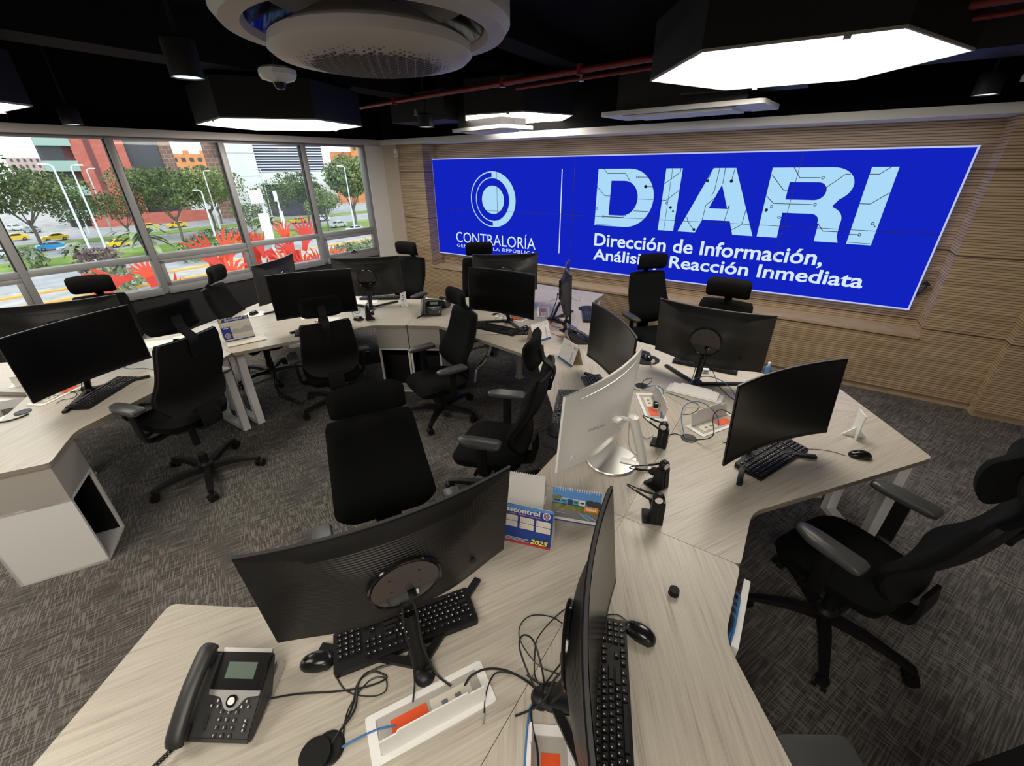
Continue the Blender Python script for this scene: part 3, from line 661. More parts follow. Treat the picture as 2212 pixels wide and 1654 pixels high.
# ================================================================ DESKS
DZ = 0.735
CEN = {'near': (4.706, -5.13), 'right': (4.706, -2.916), 'far': (2.788, -1.809), 'window': (0.871, -2.916), 'left': (0.871, -5.13)}
HALF, ARM, NOTCH = 0.46, 1.107, 0.33
computers = []
def desk(cen, facing, plus_notch, minus_notch, plus_ped, minus_ped, label, post=False, tray=False):
    cx, cy = CEN[cen]
    t = thing('desk', label, 'desk', (cx, cy, 0), R(facing), 'three-armed workstation desks with pale wood tops')
    def arm(sg):
        a = Vector((0.5, 0.8660254 * sg)); p = Vector((0.8660254, -0.5 * sg)); return a, p
    poly = [(0.0, 0.0)]; rad = [0.0]
    a, p = arm(-1)
    poly.append(tuple(a * ARM)); rad.append(0)
    poly.append(tuple(a * ARM + p * HALF)); rad.append(0.028)
    if minus_notch: poly.append(tuple(a * (ARM - NOTCH) + p * HALF)); rad.append(0.06)
    a, p = arm(1)
    if plus_notch: poly.append(tuple(a * (ARM - NOTCH) + p * HALF)); rad.append(0.06)
    poly.append(tuple(a * ARM + p * HALF)); rad.append(0.028)
    poly.append(tuple(a * ARM)); rad.append(0)
    c = Vector((0.42, 0))                         # pull every edge in 1.5 mm so neighbours show a seam
    q = []
    for i, v in enumerate(poly):
        v = Vector(v); d = (c - v).normalized(); q.append(tuple(v + d * 0.0012))
    m = MB(); m.prism(rounded(q, rad), DZ - 0.028, DZ, side=1); m.build('tabletop', [M['desk'], M['edge']], t, smooth=30)
    for sg, ped in ((1, plus_ped), (-1, minus_ped)):
        a, p = arm(sg)
        an = math.atan2(a.y, a.x)
        def W_(u, v, z): return (a.x * u + p.x * v, a.y * u + p.y * v, z)
        if ped is None: continue
        if not ped:
            lgm = MB(); u = ARM - 0.065
            for v in (0.40, 0.07): lgm.box(W_(u, v, 0.353), (0.06, 0.05, 0.706), rz=an)
            lgm.box(W_(u, 0.235, 0.02), (0.06, 0.30, 0.04), rz=an); lgm.box(W_(u, 0.235, 0.686), (0.06, 0.30, 0.04), rz=an)
            lgm.build('leg_frame', M['white_matt'], t, smooth=0)
        else:
            u0, u1 = ARM - NOTCH + 0.015, ARM - 0.005; um = (u0 + u1) / 2; ul = u1 - u0
            v0, v1 = 0.05, 0.447; vm = (v0 + v1) / 2; vl = v1 - v0
            pm = MB(); pm.box(W_(um, vm, 0.598), (ul, vl, 0.216), rz=an); pm.build('pedestal_panel', M['panel_grey'], t, smooth=0)
            f = MB(); T = 0.018
            f.box(W_(u0 + T / 2, vm, 0.245), (T, vl, 0.49), rz=an); f.box(W_(u1 - T / 2, vm, 0.245), (T, vl, 0.49), rz=an)
            f.box(W_(um, vm, T / 2), (ul, vl, T), rz=an); f.box(W_(um, vm, 0.49 - T / 2), (ul, vl, T), rz=an); f.box(W_(um, v0 + T / 2, 0.245), (ul, T, 0.49), rz=an)
            f.build('pedestal_box', M['white_matt'], t, smooth=0)
            f = MB(); f.box(W_(um, v0 + T + .006, 0.245), (ul - 2 * T, .01, 0.45), rz=an); f.box(W_(u0 + T + .003, vm, 0.245), (.005, vl - .03, 0.45), rz=an); f.box(W_(u1 - T - .003, vm, 0.245), (.005, vl - .03, 0.45), rz=an); f.box(W_(um, vm, 0.49 - T - .003), (ul - 2 * T, vl - .03, .005), rz=an)
            f.build('pedestal_lining', M['matt'], t, smooth=0)
            fr = R(facing); w = Vector(W_(um, vm + 0.0, 0.018)); x = cx + w.x * math.cos(fr) - w.y * math.sin(fr); y = cy + w.x * math.sin(fr) + w.y * math.cos(fr)
            computers.append((x, y, 0.0185, fr + an - PI / 2 if sg > 0 else fr + an + PI / 2, cen, facing))
            if tray:
                f = MB(); f.box(W_(um, HALF + 0.035, 0.60), (0.30, 0.022, 0.18), rz=an); f.build('cable_panel', M['white_matt'], t, smooth=0)
    if post:
        f = MB(); f.cyl((0.06, 0, 0.0), (0.06, 0, 0.706), 0.036, seg=24); f.cyl((0.06, 0, 0), (0.06, 0, 0.012), 0.05, seg=24); f.build('centre_leg', M['panel_grey'], t)
    f = MB(); f.box((0.12, 0, 0.66), (0.14, 0.7, 0.06)); f.build('cable_tray', M['white_matt'], t, smooth=0)
    return t
desk('near', 150, True, False, True, False, 'near desk carrying the big phone and the monitor with the round stand plate', post=True)
desk('near', 30, True, False, True, False, 'near right desk with the edge-on monitor and blue cables at its side', tray=True)
desk('right', 210, True, False, True, None, 'right desk carrying the white monitor')
desk('right', 330, False, True, False, False, 'right desk with the black monitor, mouse and white T-shaped holder')
desk('right', 90, False, True, False, False, 'right desk below the big screen with a back-turned monitor', post=True)
desk('far', 270, False, True, None, True, 'far desk with two white calendars and the monitor with a bright reflection', post=True)
desk('far', 30, True, False, False, False, 'far desk washed lavender by the screen, navy keyboard on it')
desk('far', 150, True, False, False, False, 'far desk by the oak pilaster with a back-turned monitor and a phone')
desk('window', 330, True, False, True, False, 'window-side desk with the wide flat-looking monitor and small headset stand', post=True)
desk('window', 90, False, True, False, False, 'window-side desk nearest the white end column')
desk('window', 210, False, True, False, False, 'desk under the windows with a white mouse pad')
desk('left', 30, False, True, False, True, 'left desk with white pedestal in front and a large curved monitor', post=True)
desk('left', 150, True, False, False, False, 'left desk under the windows with a back-turned monitor')
proto = None
for k, (x, y, z, rz, cen, fc) in enumerate(computers):
    lb = {('near', 150): 'black desktop computer in the pedestal under the big phone', ('near', 30): 'black desktop computer under the near right desk',
          ('right', 210): 'black desktop computer in the pedestal under the white monitor', ('far', 270): 'black desktop computer in the open pedestal behind the side-turned chair',
          ('window', 330): 'black desktop computer in the open pedestal left of the side-turned chair', ('left', 30): 'black desktop computer in the white pedestal at the left'}[(cen, fc)]
    if proto is None:
        proto = t = thing('desktop_computer', lb, 'computer', (x, y, z), rz, 'computers in the desk pedestals')
        b = MB(); b.box((0, 0, 0.17), (0.10, 0.30, 0.33), bev=.004); b.build('case', M['matt'], t)
        b = MB()
        for q in range(9): b.box((0, 0.152, 0.06 + q * .02), (0.07, 0.004, 0.008))
        b.box((0, .152, .29), (.075, .004, .03)); b.build('front_grille', M['gloss'], t, smooth=0)
        b = MB(); b.cyl((0.03, 0.151, .25), (0.03, .156, .25), .006, seg=12); b.build('power_button', M['silver'], t)
    else: dup(proto, (x, y, z), rz, lb)

# ================================================================ CHAIRS   (local +y = the way the chair faces)
def make_chair(label):
    t = thing('office_chair', label, 'chair', (0, 0, 0), 0, 'black office chairs with headrests')
    # base
    hub = MB(); hub.lathe([(0.0, 0.055), (0.04, 0.055), (0.052, 0.075), (0.05, 0.115), (0.03, 0.13), (0.03, 0.20), (0.0, 0.20)], seg=20); hub.build('base_hub', M['plastic'], t)
    for k in range(5):
        an = R(90 + 72 * k); c, s = math.cos(an), math.sin(an)
        lm = MB()
        prof = [(0.035, 0.082, 0.030, 0.020), (0.16, 0.098, 0.027, 0.017), (0.28, 0.092, 0.022, 0.012), (0.352, 0.082, 0.019, 0.010)]
        prev = None
        for r, z, hw, hh in prof:
            vs = [lm.bm.verts.new((c * r - s * x, s * r + c * x, z + y)) for x, y in ((-hw, -hh), (hw, -hh), (hw * .75, hh), (-hw * .75, hh))]
            if prev:
                for i in range(4): lm.bm.faces.new((prev[i], prev[(i + 1) % 4], vs[(i + 1) % 4], vs[i]))
            else: lm.bm.faces.new(vs[::-1])
            prev = vs
        lm.bm.faces.new(prev)
        leg = lm.build('base_leg', M['plastic'], t, smooth=50)
        cm = MB(); px, py = c * 0.352, s * 0.352
        sw = an + R(35 + 40 * k)
        dx, dy = math.cos(sw), math.sin(sw)
        for o in (-1, 1):
            a = (px + dx * o * .010, py + dy * o * .010, .0295); b = (px + dx * o * .028, py + dy * o * .028, .0295); cm.cyl(a, b, .029, seg=18)
        cm.cyl((px, py, .05), (px, py, .085), .010, seg=10)
        cm.box((px - dy * .0, py + dx * .0, .047), (.05, .05, .025), rz=sw, bev=.008)
        cm.build('caster', M['plastic'], leg)
    g = MB(); g.cyl((0, 0, .19), (0, 0, .41), .024, seg=18); g.build('gas_column', M['plastic'], t)
    U = bpy.data.objects.new('seat_unit', None)
    # mechanism
    mc = MB(); mc.box((0, -0.01, .405), (.17, .25, .055), bev=.015); mc.cyl((-.22, .06, .405), (.12, .06, .405), .008, seg=8); mc.cyl((-.26, .06, .405), (-.21, .06, .405), .013, seg=10); mc.cyl((.10, -.02, .405), (.24, -.02, .400), .007, seg=8)
    mc.build('seat_mechanism', M['plastic'], t)
    # seat cushion
    def outline(u, v):
        x = (u - .5) * 2; y = (v - .5) * 2
        k = 1 / max(1e-6, (abs(x) ** 4.5 + abs(y) ** 4.5) ** (1 / 4.5)); m = max(abs(x), abs(y))
        f = m * k if m > 0 else 0
        return x * f, y * f
    def top(u, v):
        x, y = outline(u, v); e = max(abs(x), abs(y)) ; r = min(1, (abs(x) ** 4.5 + abs(y) ** 4.5) ** (1 / 4.5))
        z = .505 - .03 * max(0, r - .7) / .3 * max(0, r - .7) / .3 - (.035 * max(0, y - .45) ** 2 / .3) + .012 * x * x
        return Vector((x * .243 * (1 - .06 * (y < 0) * -y), .02 + y * .24, z))
    def bot(u, v):
        x, y = outline(u, v)
        return Vector((x * .232 * (1 - .06 * (y < 0) * -y), .02 + y * .228, .438 - .02 * max(0, y - .3)))
    sm = MB(); sm.shell(top, bot, 18, 18); sm.build('seat', M['fabric'], t, smooth=60)
    sp = MB(); sp.prism(rounded([(-.2, -.2), (.2, -.2), (.2, .2), (-.2, .2)], [.08] * 4), .425, .442); sp.build('seat_pan', M['plastic'], t)
    # backrest: centreline in y,z with lumbar bulge, width profile
    def bw(v): return (.198 + .047 * math.sin(v / .2 * PI / 2) if v < .2 else .245 - .043 * ((v - .2) / .8) ** 1.1) - .012 * max(0, (v - .93) / .07) ** 2
    def bc(v): return -.236 + .070 * math.exp(-((v - .25) / .25) ** 2) - .102 * v ** 1.4
    BZ0, BZ1 = .535, 1.072
    def bpos(u, v, off, shrink=0.0):
        x = (u - .5) * 2
        w = bw(v) - shrink
        z = BZ0 + (BZ1 - BZ0) * v - .035 * (abs(x) ** 3) * (v < .5) * (-1) * (1 - 2 * v)
        rnd = min(1, min(v, 1 - v) / .05)
        return Vector((x * w, bc(v) + .028 * x * x + off, z))
    def bf(u, v):
        e = min(1, min(u, 1 - u) / .12) * min(1, min(v, 1 - v) / .09); e = 1 - (1 - e) ** 2
        return bpos(u, v, .032 * e + .004)
    def bb(u, v): return bpos(u, v, -.012)
    m = MB(); m.shell(bf, bb, 16, 20); back = m.build('backrest', M['fabric'], t, smooth=60)
    m = MB(); m.shell(lambda u, v: bpos(u, v, -.0125, .002), lambda u, v: bpos(u, v, -.030 - .012 * math.sin(PI * u) * math.sin(PI * v) , .006), 12, 14); m.build('back_shell', M['matt'], t, smooth=60)
    # flat support bar from under the seat up to the back
    j = MB(); j.tube([(0, -.08, .405), (0, -.20, .402), (0, -.262, .425), (0, -.272, .49), (0, -.262, .575)], (.095, .012), 4, 6, flat=(1, 0, 0)); j.build('back_support', M['matt'], t, smooth=40)
    # headrest
    def hp(u, v, off):
        x = (u - .5) * 2; y = (v - .5) * 2
        k = (abs(x) ** 7 + abs(y) ** 7) ** (1 / 7); mm = max(abs(x), abs(y)); f = mm / k if k > 0 else 1
        x *= f; y *= f
        return Vector((x * .168, -.262 + .035 * x * x - .022 * y * y + .012 * y + off, 1.188 + y * .083)), max(abs(x), abs(y)), x, y
    def hf(u, v):
        p, e, x, y = hp(u, v, 0); r = (abs(x) ** 7 + abs(y) ** 7) ** (1 / 7); p.y += .034 * (1 - max(0, (r - .70) / .30) ** 2); return p
    def hb(u, v):
        p, e, x, y = hp(u, v, 0); r = (abs(x) ** 7 + abs(y) ** 7) ** (1 / 7); p.y -= .022 * (1 - max(0, (r - .7) / .3) ** 2); return p
    m = MB(); m.shell(hf, hb, 14, 10); m.build('headrest', M['fabric'], t, smooth=60)
    m = MB(); m.tube([(0, -.352, .955), (0, -.372, 1.03), (0, -.366, 1.075), (0, -.338, 1.10), (0, -.302, 1.135), (0, -.292, 1.20)], (.042, .009), 4, 6, flat=(1, 0, 0)); m.box((0, -.350, .965), (.05, .02, .06), bev=.006); m.build('headrest_bracket', M['matt'], t, smooth=40)
    # arms
    for sg in (-1, 1):
        a = MB()
        a.tube([(sg * .10, .0, .412), (sg * .22, .0, .408), (sg * .278, .0, .432), (sg * .292, .0, .50), (sg * .298, .0, .675)], (.034, .015), 6, 6, flat=(0, 1, 0))
        arm = a.build('armrest', M['plastic'], t, smooth=45)
        pd = MB(); pp = rounded([(sg * .262, -.125), (sg * .352, -.125), (sg * .35, .07), (sg * .318, .14), (sg * .268, .14), (sg * .258, .06)] if sg > 0 else [(-.262, -.125), (-.258, .06), (-.268, .14), (-.318, .14), (-.35, .07), (-.352, -.125)], [.022] * 6, 4)
        cxp = sg * .305
        rings = [(.92, .672), (1.0, .678), (1.0, .694), (.90, .703)]
        vs = [[pd.bm.verts.new((cxp + (x - cxp) * k, y * k, z)) for x, y in pp] for k, z in rings]
        n = len(pp)
        for i in range(3):
            for q in range(n): pd.bm.faces.new((vs[i][q], vs[i][(q + 1) % n], vs[i + 1][(q + 1) % n], vs[i + 1][q]))
        pd.bm.faces.new(vs[0][::-1]); pd.bm.faces.new(vs[3]); pd.build('arm_pad', M['pad'], arm, smooth=50)
    bpy.data.objects.remove(U)
    return t
CH = [
 (1.69, -4.575, 196, .10, 'office chair at the left desk, its back and headrest strap to the camera', 0),
 (1.60, -3.34, 153.5, -.12, 'office chair seen from behind in front of the window-side desk with the headset stand', 43),
 (2.585, -2.925, 249, -.11, 'office chair turned sideways before the open white pedestals, seat showing', 47),
 (3.795, -4.527, -32, -.038, 'closest office chair facing the near monitor, front of backrest fully visible', 30),
 (3.68, -3.55, 199, -.03, 'office chair with its back against the desk of the white monitor, two grey armrests', 5),
 (5.61, -3.43, 151, -.02, 'office chair at the right edge of the photo, pushed under the desk with the mouse', 47),
 (5.575, -4.79, 212, .0, 'office chair at the bottom right corner, only one armrest showing', 0),
 (-0.15, -4.45, -28, -.035, 'office chair by the windows behind the left back-turned monitor', 0),
 (0.42, -3.36, 40, -.03, 'office chair under the windows seen from the side beside the blue desk calendar', 15),
 (0.95, -1.82, -82, 0.0, 'office chair against the oak pilaster nearest the white end column', 0),
 (1.90, -1.31, -44, 0.0, 'office chair whose headrest covers part of the circular emblem lettering', 0),
 (3.97, -1.0, -43, 0.0, 'tall-looking office chair in front of the video wall with left armrest showing', 20),
 (4.644, -1.84, -91, 0.0, 'office chair behind the back-turned monitor under the big white letters', 0),
]
chair0 = make_chair(CH[0][4])
BASEPARTS = ('base_hub', 'base_leg')
ARMS = {1.69: -.03, 3.795: -.03, 5.61: .035}
def place(c, x, y, f, dz, brot):
    c.location = (x, y, 0); c.rotation_euler = (0, 0, R(f - 90))
    for k in kids(c):
        n = k.name.split('.')[0]
        if n in BASEPARTS: k.rotation_euler = (0, 0, R(brot))
        else: k.location = (0, 0, dz + (ARMS.get(x, 0) if n == 'armrest' else 0))
place_later = []
for i, (x, y, f, dz, lb, br) in enumerate(CH[1:]):
    c = dup(chair0, (x, y, 0), 0, lb); place(c, x, y, f, dz, br)
place(chair0, *CH[0][:4], CH[0][5])

# ================================================================ MONITORS   (local +y = the way the screen faces)
MW, MH, MR = 0.71, 0.405, 1.5
def sag(x): return x * x / (2 * MR)
def sstep(a, b, x):
    t = max(0, min(1, (x - a) / (b - a))); return t * t * (3 - 2 * t)
def back_t(x, z):
    u = abs(x) / (MW / 2); v = z / MH
    return .010 + .040 * (1 - sstep(.30, .98, u)) * (1 - sstep(.62, .93, v)) * (0.55 + 0.45 * sstep(0, .2, v)) + .012 * math.exp(-(((x) / .15) ** 2 + ((z - .19) / .13) ** 2) * 1.2)
PANEL = ('screen', 'back_housing', 'top_band', 'stand_plate', 'plate_ring', 'edge_strip', 'chin', 'lettering', 'joystick', 'plug')
def make_monitor(label, white=False):
    t = thing('curved_monitor', label, 'monitor', (0, 0, 0), 0, 'curved desk monitors')
    body = M['white_gloss'] if white else M['ridged']
    s = MB(); b_ = .007
    s.shell(lambda u, v: Vector(((u - .5) * (MW - 2 * b_), sag((u - .5) * MW) + .0012, .019 + v * (MH - .019 - b_))), lambda u, v: Vector(((u - .5) * (MW - 2 * b_), sag((u - .5) * MW) - .002, .019 + v * (MH - .019 - b_))), 28, 2)
    s.build('screen', M['screen'], t, smooth=40)
    h = MB()
    h.shell(lambda u, v: Vector(((u - .5) * MW, sag((u - .5) * MW), v * MH)), lambda u, v: Vector(((u - .5) * (MW - .004), sag((u - .5) * MW) - back_t((u - .5) * MW, v * MH), v * (MH - .003) + .0015)), 40, 24)
    h.build('back_housing', body, t, smooth=40)
    c = MB(); c.shell(lambda u, v: Vector(((u - .5) * (MW - .002), sag((u - .5) * MW) + .0025, .0005 + v * .0175)), lambda u, v: Vector(((u - .5) * (MW - .002), sag((u - .5) * MW) - .001, .0005 + v * .0175)), 28, 1); c.build('chin', M['plastic'] if not white else M['silver'], t)
    e = MB(); e.shell(lambda u, v: Vector(((u - .5) * (MW + .001), sag((u - .5) * MW) - .0085 * v, MH + .0012)), lambda u, v: Vector(((u - .5) * (MW + .001), sag((u - .5) * MW) - .0085 * v, MH - .0003)), 28, 1); e.build('edge_strip', M['metal_edge'] if not white else M['silver'], t)
    if not white:
        tb_ = MB()
        def tp(u, v, o):
            z = MH * (.845 + .150 * v); hw = (.60 + .38 * sstep(.05, 1, v)) * MW / 2; x = (u - .5) * 2 * hw
            return Vector((x, sag(x) - back_t(x, z) - o, z))
        tb_.shell(lambda u, v: tp(u, v, .0025), lambda u, v: tp(u, v, -.002), 28, 5); tb_.build('top_band', M['plastic'], t, smooth=40)
    y0 = -back_t(0, .19) - .001
    if not white:
        r = MB(); pts = [(.098 * math.cos(2 * PI * k / 40), y0 + .001, .195 + .098 * math.sin(2 * PI * k / 40)) for k in range(40)]; r.tube(pts, .005, 6, 1, closed=True); r.cyl((0, y0 + .012, .195), (0, y0 - .0005, .195), .097, seg=40); r.build('plate_ring', M['gloss'], t)
        p = MB(); P = ring(0, .195, .092, .092, -18, 198, 30); p.shape([P], Matrix.Translation((0, y0 - .0025, 0)) @ PX); 
        p.mi = 1
        for x, z in ((-.04, .24), (.04, .24), (-.04, .185), (.04, .185)): p.shape([ring(x, z, .004, .004, n=10)], Matrix.Translation((0, y0 - .0032, 0)) @ PX)
        p.build('stand_plate', [M['bronze'], M['gloss']], t, smooth=0, recalc=False)
        pl = MB(); pl.box((.012, y0 - .012, .150), (.022, .02, .014), bev=.002); pl.mi = 1; pl.box((.028, y0 - .006, .148), (.006, .008, .012)); pl.build('plug', [M['plastic'], M['white_cable']], t)
        js = MB(); js.cyl((.215, -back_t(.215, .10) + sag(.215) + .004, .10), (.215, -back_t(.215, .10) + sag(.215) - .004, .10), .011, seg=16); js.build('joystick', M['plastic'], t)
        n = MB()
        n.tube([(0, -.058, .175), (0, -.078, .13), (0, -.095, .085), (0, -.110, .05), (0, -.122, .018)], (.021, .013), 8, 5, flat=(1, 0, 0))
        n.tube([(0, -.150, .012), (0, -.120, .014), (0, -.06, .014)], (.030, .011), 8, 4, flat=(1, 0, 0))
        n.lathe([(0.0, 0.0), (.030, 0.0), (.031, .012), (.022, .024), (0.0, .026)], (0, -.147, 0), 20)
        n.build('stand_neck', M['plastic'], t, smooth=50)
        for sg in (-1, 1):
            l = MB(); l.tube([(0, -.118, .013), (sg * .14, -.012, .012), (sg * .268, .082, .010)], (.017, .010), 4, 4, flat=(.6, -.8 * sg, 0) if sg > 0 else (.6, .8, 0)); l.build('stand_leg', M['plastic'], t, smooth=30)
        cb = MB(); cb.tube([(.012, y0 - .02, .265), (.016, y0 - .03, .20), (.012, -.115, .13), (.018, -.13, .06), (.03, -.16, .012), (.06, -.21, .006)], .0032, 6); cb.tube([(-.02, y0 - .02, .255), (-.026, y0 - .03, .18), (-.024, -.12, .10), (-.03, -.15, .02), (-.05, -.2, .006)], .0026, 6); cb.build('power_lead', M['black_cable'], t)
    else:
        d = MB(); d.lathe([(0.0, 0.0), (.128, 0.0), (.130, .006), (.126, .011), (0.0, .013)], (.03, -.045, 0), 48); d.build('stand_base', M['silver'], t)
        n = MB(); n.cyl((.075, -.205, .006), (.012, -.140, .300), .020, .024, seg=20); n.lathe([(0, .010), (.024, .006), (.024, -.004), (0, -.008)], (.012, -.140, .302), 20); n.build('stand_neck', M['white_gloss'], t)
        f = MB(); f.tube([(.075, -.205, .010), (.065, -.15, .012), (.045, -.09, .014)], (.022, .008), 6, 4, flat=(1, 0, 0)); f.lathe([(0, .016), (.024, .012), (.028, 0.0)], (.077, -.212, 0), 18); f.build('stand_foot', M['white_gloss'], t)
        a = MB(); a.cyl((.012, -.140, .285), (.0, -.055, .285), .010, seg=12); a.lathe([(0, .012), (.022, .008), (.022, -.004), (0, -.006)], (-.05, -.085, .30), 18); a.cyl((-.05, -.085, .295), (-.02, -.05, .28), .008, seg=10); a.build('stand_joint', M['white_gloss'], t)
        tx = MB(); tx.text('SAMSUNG', PX, -.215, -.115, .185, .200, bold=.02)
        for v in tx.bm.verts: v.co.y = sag(v.co.x) - back_t(v.co.x, v.co.z) - .0008
        tx.build('lettering', M['p_ltgrey'], t, smooth=0, recalc=False)
        j = MB(); j.lathe([(.017, 0), (.017, .006), (.012, .008), (.011, .004), (0, .004)], (0, 0, 0), 20, Matrix.Rotation(R(90), 4, 'X'))
        for v in j.bm.verts: v.co += Vector((-.275, sag(.275) - back_t(.275, .055) + .0005, .055))
        j.build('joystick', M['white_gloss'], t)
        g = MB(); g.tube([(x / 100, sag(x / 100) - back_t(x / 100, MH * .9) - .0005, MH * .9) for x in range(-27, 28, 3)], .0022, 5, 1); g.mi = 0; g.build('edge_strip', M['silver'], t)
        cb = MB(); cb.tube([(.05, -.06, .20), (.07, -.09, .24), (.10, -.085, .19), (.09, -.10, .10), (.12, -.12, .03), (.16, -.16, .006)], .0028, 6); cb.build('power_lead', M['white_cable'], t)
    return t
MON = [
 ('a', 4.31, -4.895, 150.5, .90, .15, 'large curved monitor turned away on the near desk, its brown round stand plate showing'),
 ('b', 4.898, -4.778, 20, .838, .12, 'curved monitor seen almost edge-on beside the mouse, cut by the bottom of the photo'),
 ('d', 5.173, -3.27, -34, .847, .07, 'curved black monitor facing the right edge, keyboard with mouse cable before it'),
 ('e', 4.69, -2.46, 88, .866, .14, 'curved monitor turned away under the small DIARI subtitle, round plate showing'),
 ('f', 4.21, -2.96, 223.5, .842, .02, 'curved black screen partly hidden behind the top of the white monitor'),
 ('g', 3.283, -1.80, 28, .849, .03, 'narrow-looking monitor seen from its side, far edge catching blue screen light'),
 ('h', 2.842, -2.253, -86, .85, .05, 'curved monitor with a bright vertical reflection, keyboard on the desk before it'),
 ('i', 2.44, -1.60, 129, .859, .07, 'turned-away monitor directly below the circular emblem'),
 ('j', 1.235, -2.477, 131.9, .85, .05, 'turned-away monitor in front of the chair by the white end column'),
 ('k', 1.40, -3.23, -34, .86, .03, 'wide black screen behind the chair with the headset stand at its side'),
 ('l', .48, -3.04, 208, .848, .08, 'turned-away monitor in front of the red hands, partly behind the wide black screen'),
 ('m', 1.293, -4.86, 17.9, .849, .02, 'large curved black screen at the left edge, keyboard leaning under it'),
 ('n', .71, -4.80, 154, .858, .03, 'turned-away monitor at the left edge behind the large curved black screen'),
]
def pose_mon(t, x, y, f, zb, tilt):
    t.location = (x, y, DZ + .0005); t.rotation_euler = (0, 0, R(f - 90))
    for k in kids(t):
        if k.name.split('.')[0] in PANEL: k.location = (0, 0, zb - DZ); k.rotation_euler = (tilt, 0, 0)
mon0 = make_monitor(MON[0][6])
for m in MON[1:]: pose_mon(dup(mon0, (0, 0, 0), 0, m[6]), *m[1:6])
pose_mon(mon0, *MON[0][1:6])
wm = make_monitor('white curved monitor turned away, tall white stand on a silver disc', white=True)
pose_mon(wm, 4.463, -3.70, 172.6, .845, .06)

# ================================================================ KEYBOARDS, MICE
def make_keyboard(label):
    t = thing('keyboard', label, 'keyboard', (0, 0, DZ + .0005), 0, 'black desk keyboards')
    b = MB(); pr = rounded([(-.225, -.07), (.225, -.07), (.225, .07), (-.225, .07)], [.008] * 4)
    def wedge(zf, zk): return lambda y: zf + (zk - zf) * (y + .07) / .14
    z1 = wedge(.012, .024)
    lo = [b.bm.verts.new((x, y, .0)) for x, y in pr]; hi = [b.bm.verts.new((x, y, z1(y))) for x, y in pr]; n = len(pr)
    b.bm.faces.new(lo[::-1]); b.bm.faces.new(hi)
    for i in range(n): b.bm.faces.new((lo[i], lo[(i + 1) % n], hi[(i + 1) % n], hi[i]))
    b.build('case', M['plastic'], t, smooth=30)
    k = MB()
    def key(x, y, w, h=.0158):
        z = z1(y); k.mi = 0; hw, hh = w / 2, h / 2; tp = .0016
        lo = [k.bm.verts.new((x + a * hw, y + c * hh, z1(y + c * hh) - .0005)) for a, c in ((-1, -1), (1, -1), (1, 1), (-1, 1))]
        hi = [k.bm.verts.new((x + a * (hw - tp), y + c * (hh - tp) + .0004, z1(y) + .0062)) for a, c in ((-1, -1), (1, -1), (1, 1), (-1, 1))]
        for i in range(4): k.bm.faces.new((lo[i], lo[(i + 1) % 4], hi[(i + 1) % 4], hi[i]))
        f = k.bm.faces.new(hi)
        if w < .03: k.mi = 1; k.quad([(x - hw * .5, y + .001, z + .0065), (x - hw * .1, y + .001, z + .0065), (x - hw * .1, y + hh * .55, z + .0065), (x - hw * .5, y + hh * .55, z + .0065)]); k.mi = 0
    pit = .0188; yr = [-.055, -.036, -.017, .002, .021, .046]; x0 = -.2115
    x = x0
    for w in (1.25, 1.25, 1.25, 6.25, 1.25, 1.25, 1.25, 1.25): key(x + w * pit / 2, yr[0], w * pit - .0025); x += w * pit
    for row, ws in ((1, [1.25] + [1] * 11 + [2.75]), (2, [1.75] + [1] * 11 + [2.25]), (3, [1.5] + [1] * 12 + [1.5]), (4, [1] * 13 + [2])):
        x = x0
        for w in ws: key(x + w * pit / 2, yr[row], w * pit - .0025); x += w * pit
    x = x0
    for g in (1, 0, 4, 4, 4):
        for _ in range(g): key(x + pit / 2, yr[5], pit - .0025, .013); x += pit
        x += pit * .5 if g else pit * .5
    x = x0 + 15 * pit + .007
    for c in range(3):
        for r in (3, 4, 5): key(x + (c + .5) * pit, yr[r], pit - .0025, .0158 if r < 5 else .013)
        key(x + (c + .5) * pit, yr[0], pit - .0025)
    key(x + 1.5 * pit, yr[1], pit - .0025)
    x += 3 * pit + .007
    for c in range(4):
        for r in range(5):
            key(x + (c + .5) * pit, yr[r], pit - .0025)
    k.build('keys', [M['key'], M['legend']], t, smooth=0, recalc=False)
    return t
KB = [
 (4.288, -4.895, -124.3, 'keyboard under the near turned-away monitor, its keys toward the camera'),
 (4.905, -4.715, 113, 'keyboard beside the edge-on monitor at the bottom of the photo'),
 (5.203, -3.212, 66, 'keyboard before the black monitor that faces the right edge'),
 (1.322, -4.852, 128, 'keyboard resting under the large curved black screen at the left edge'),
 (2.872, -2.395, 1, 'keyboard before the monitor with the bright vertical reflection'),
 (4.075, -3.335, -68, 'keyboard left of the white monitor, by the chair with two grey armrests'),
 (4.165, -3.02, -50, 'keyboard whose corner shows between the white monitor and the black curved screen'),
 (4.67, -2.20, 183, 'keyboard behind the turned-away monitor under the DIARI subtitle'),
 (1.50, -3.30, 54, 'keyboard half hidden behind the chair before the wide black screen'),
 (1.09, -2.24, 215, 'keyboard behind the turned-away monitor by the white end column'),
 (3.43, -1.545, 118, 'navy-looking keyboard on the lavender-lit far desk'),
]
kb0 = make_keyboard(KB[0][3]); 
for x, y, rz, lb in KB[1:]: dup(kb0, (x, y, DZ + .0005), R(rz), lb)
kb0.location = (KB[0][0], KB[0][1], DZ + .0005); kb0.rotation_euler = (0, 0, R(KB[0][2]))

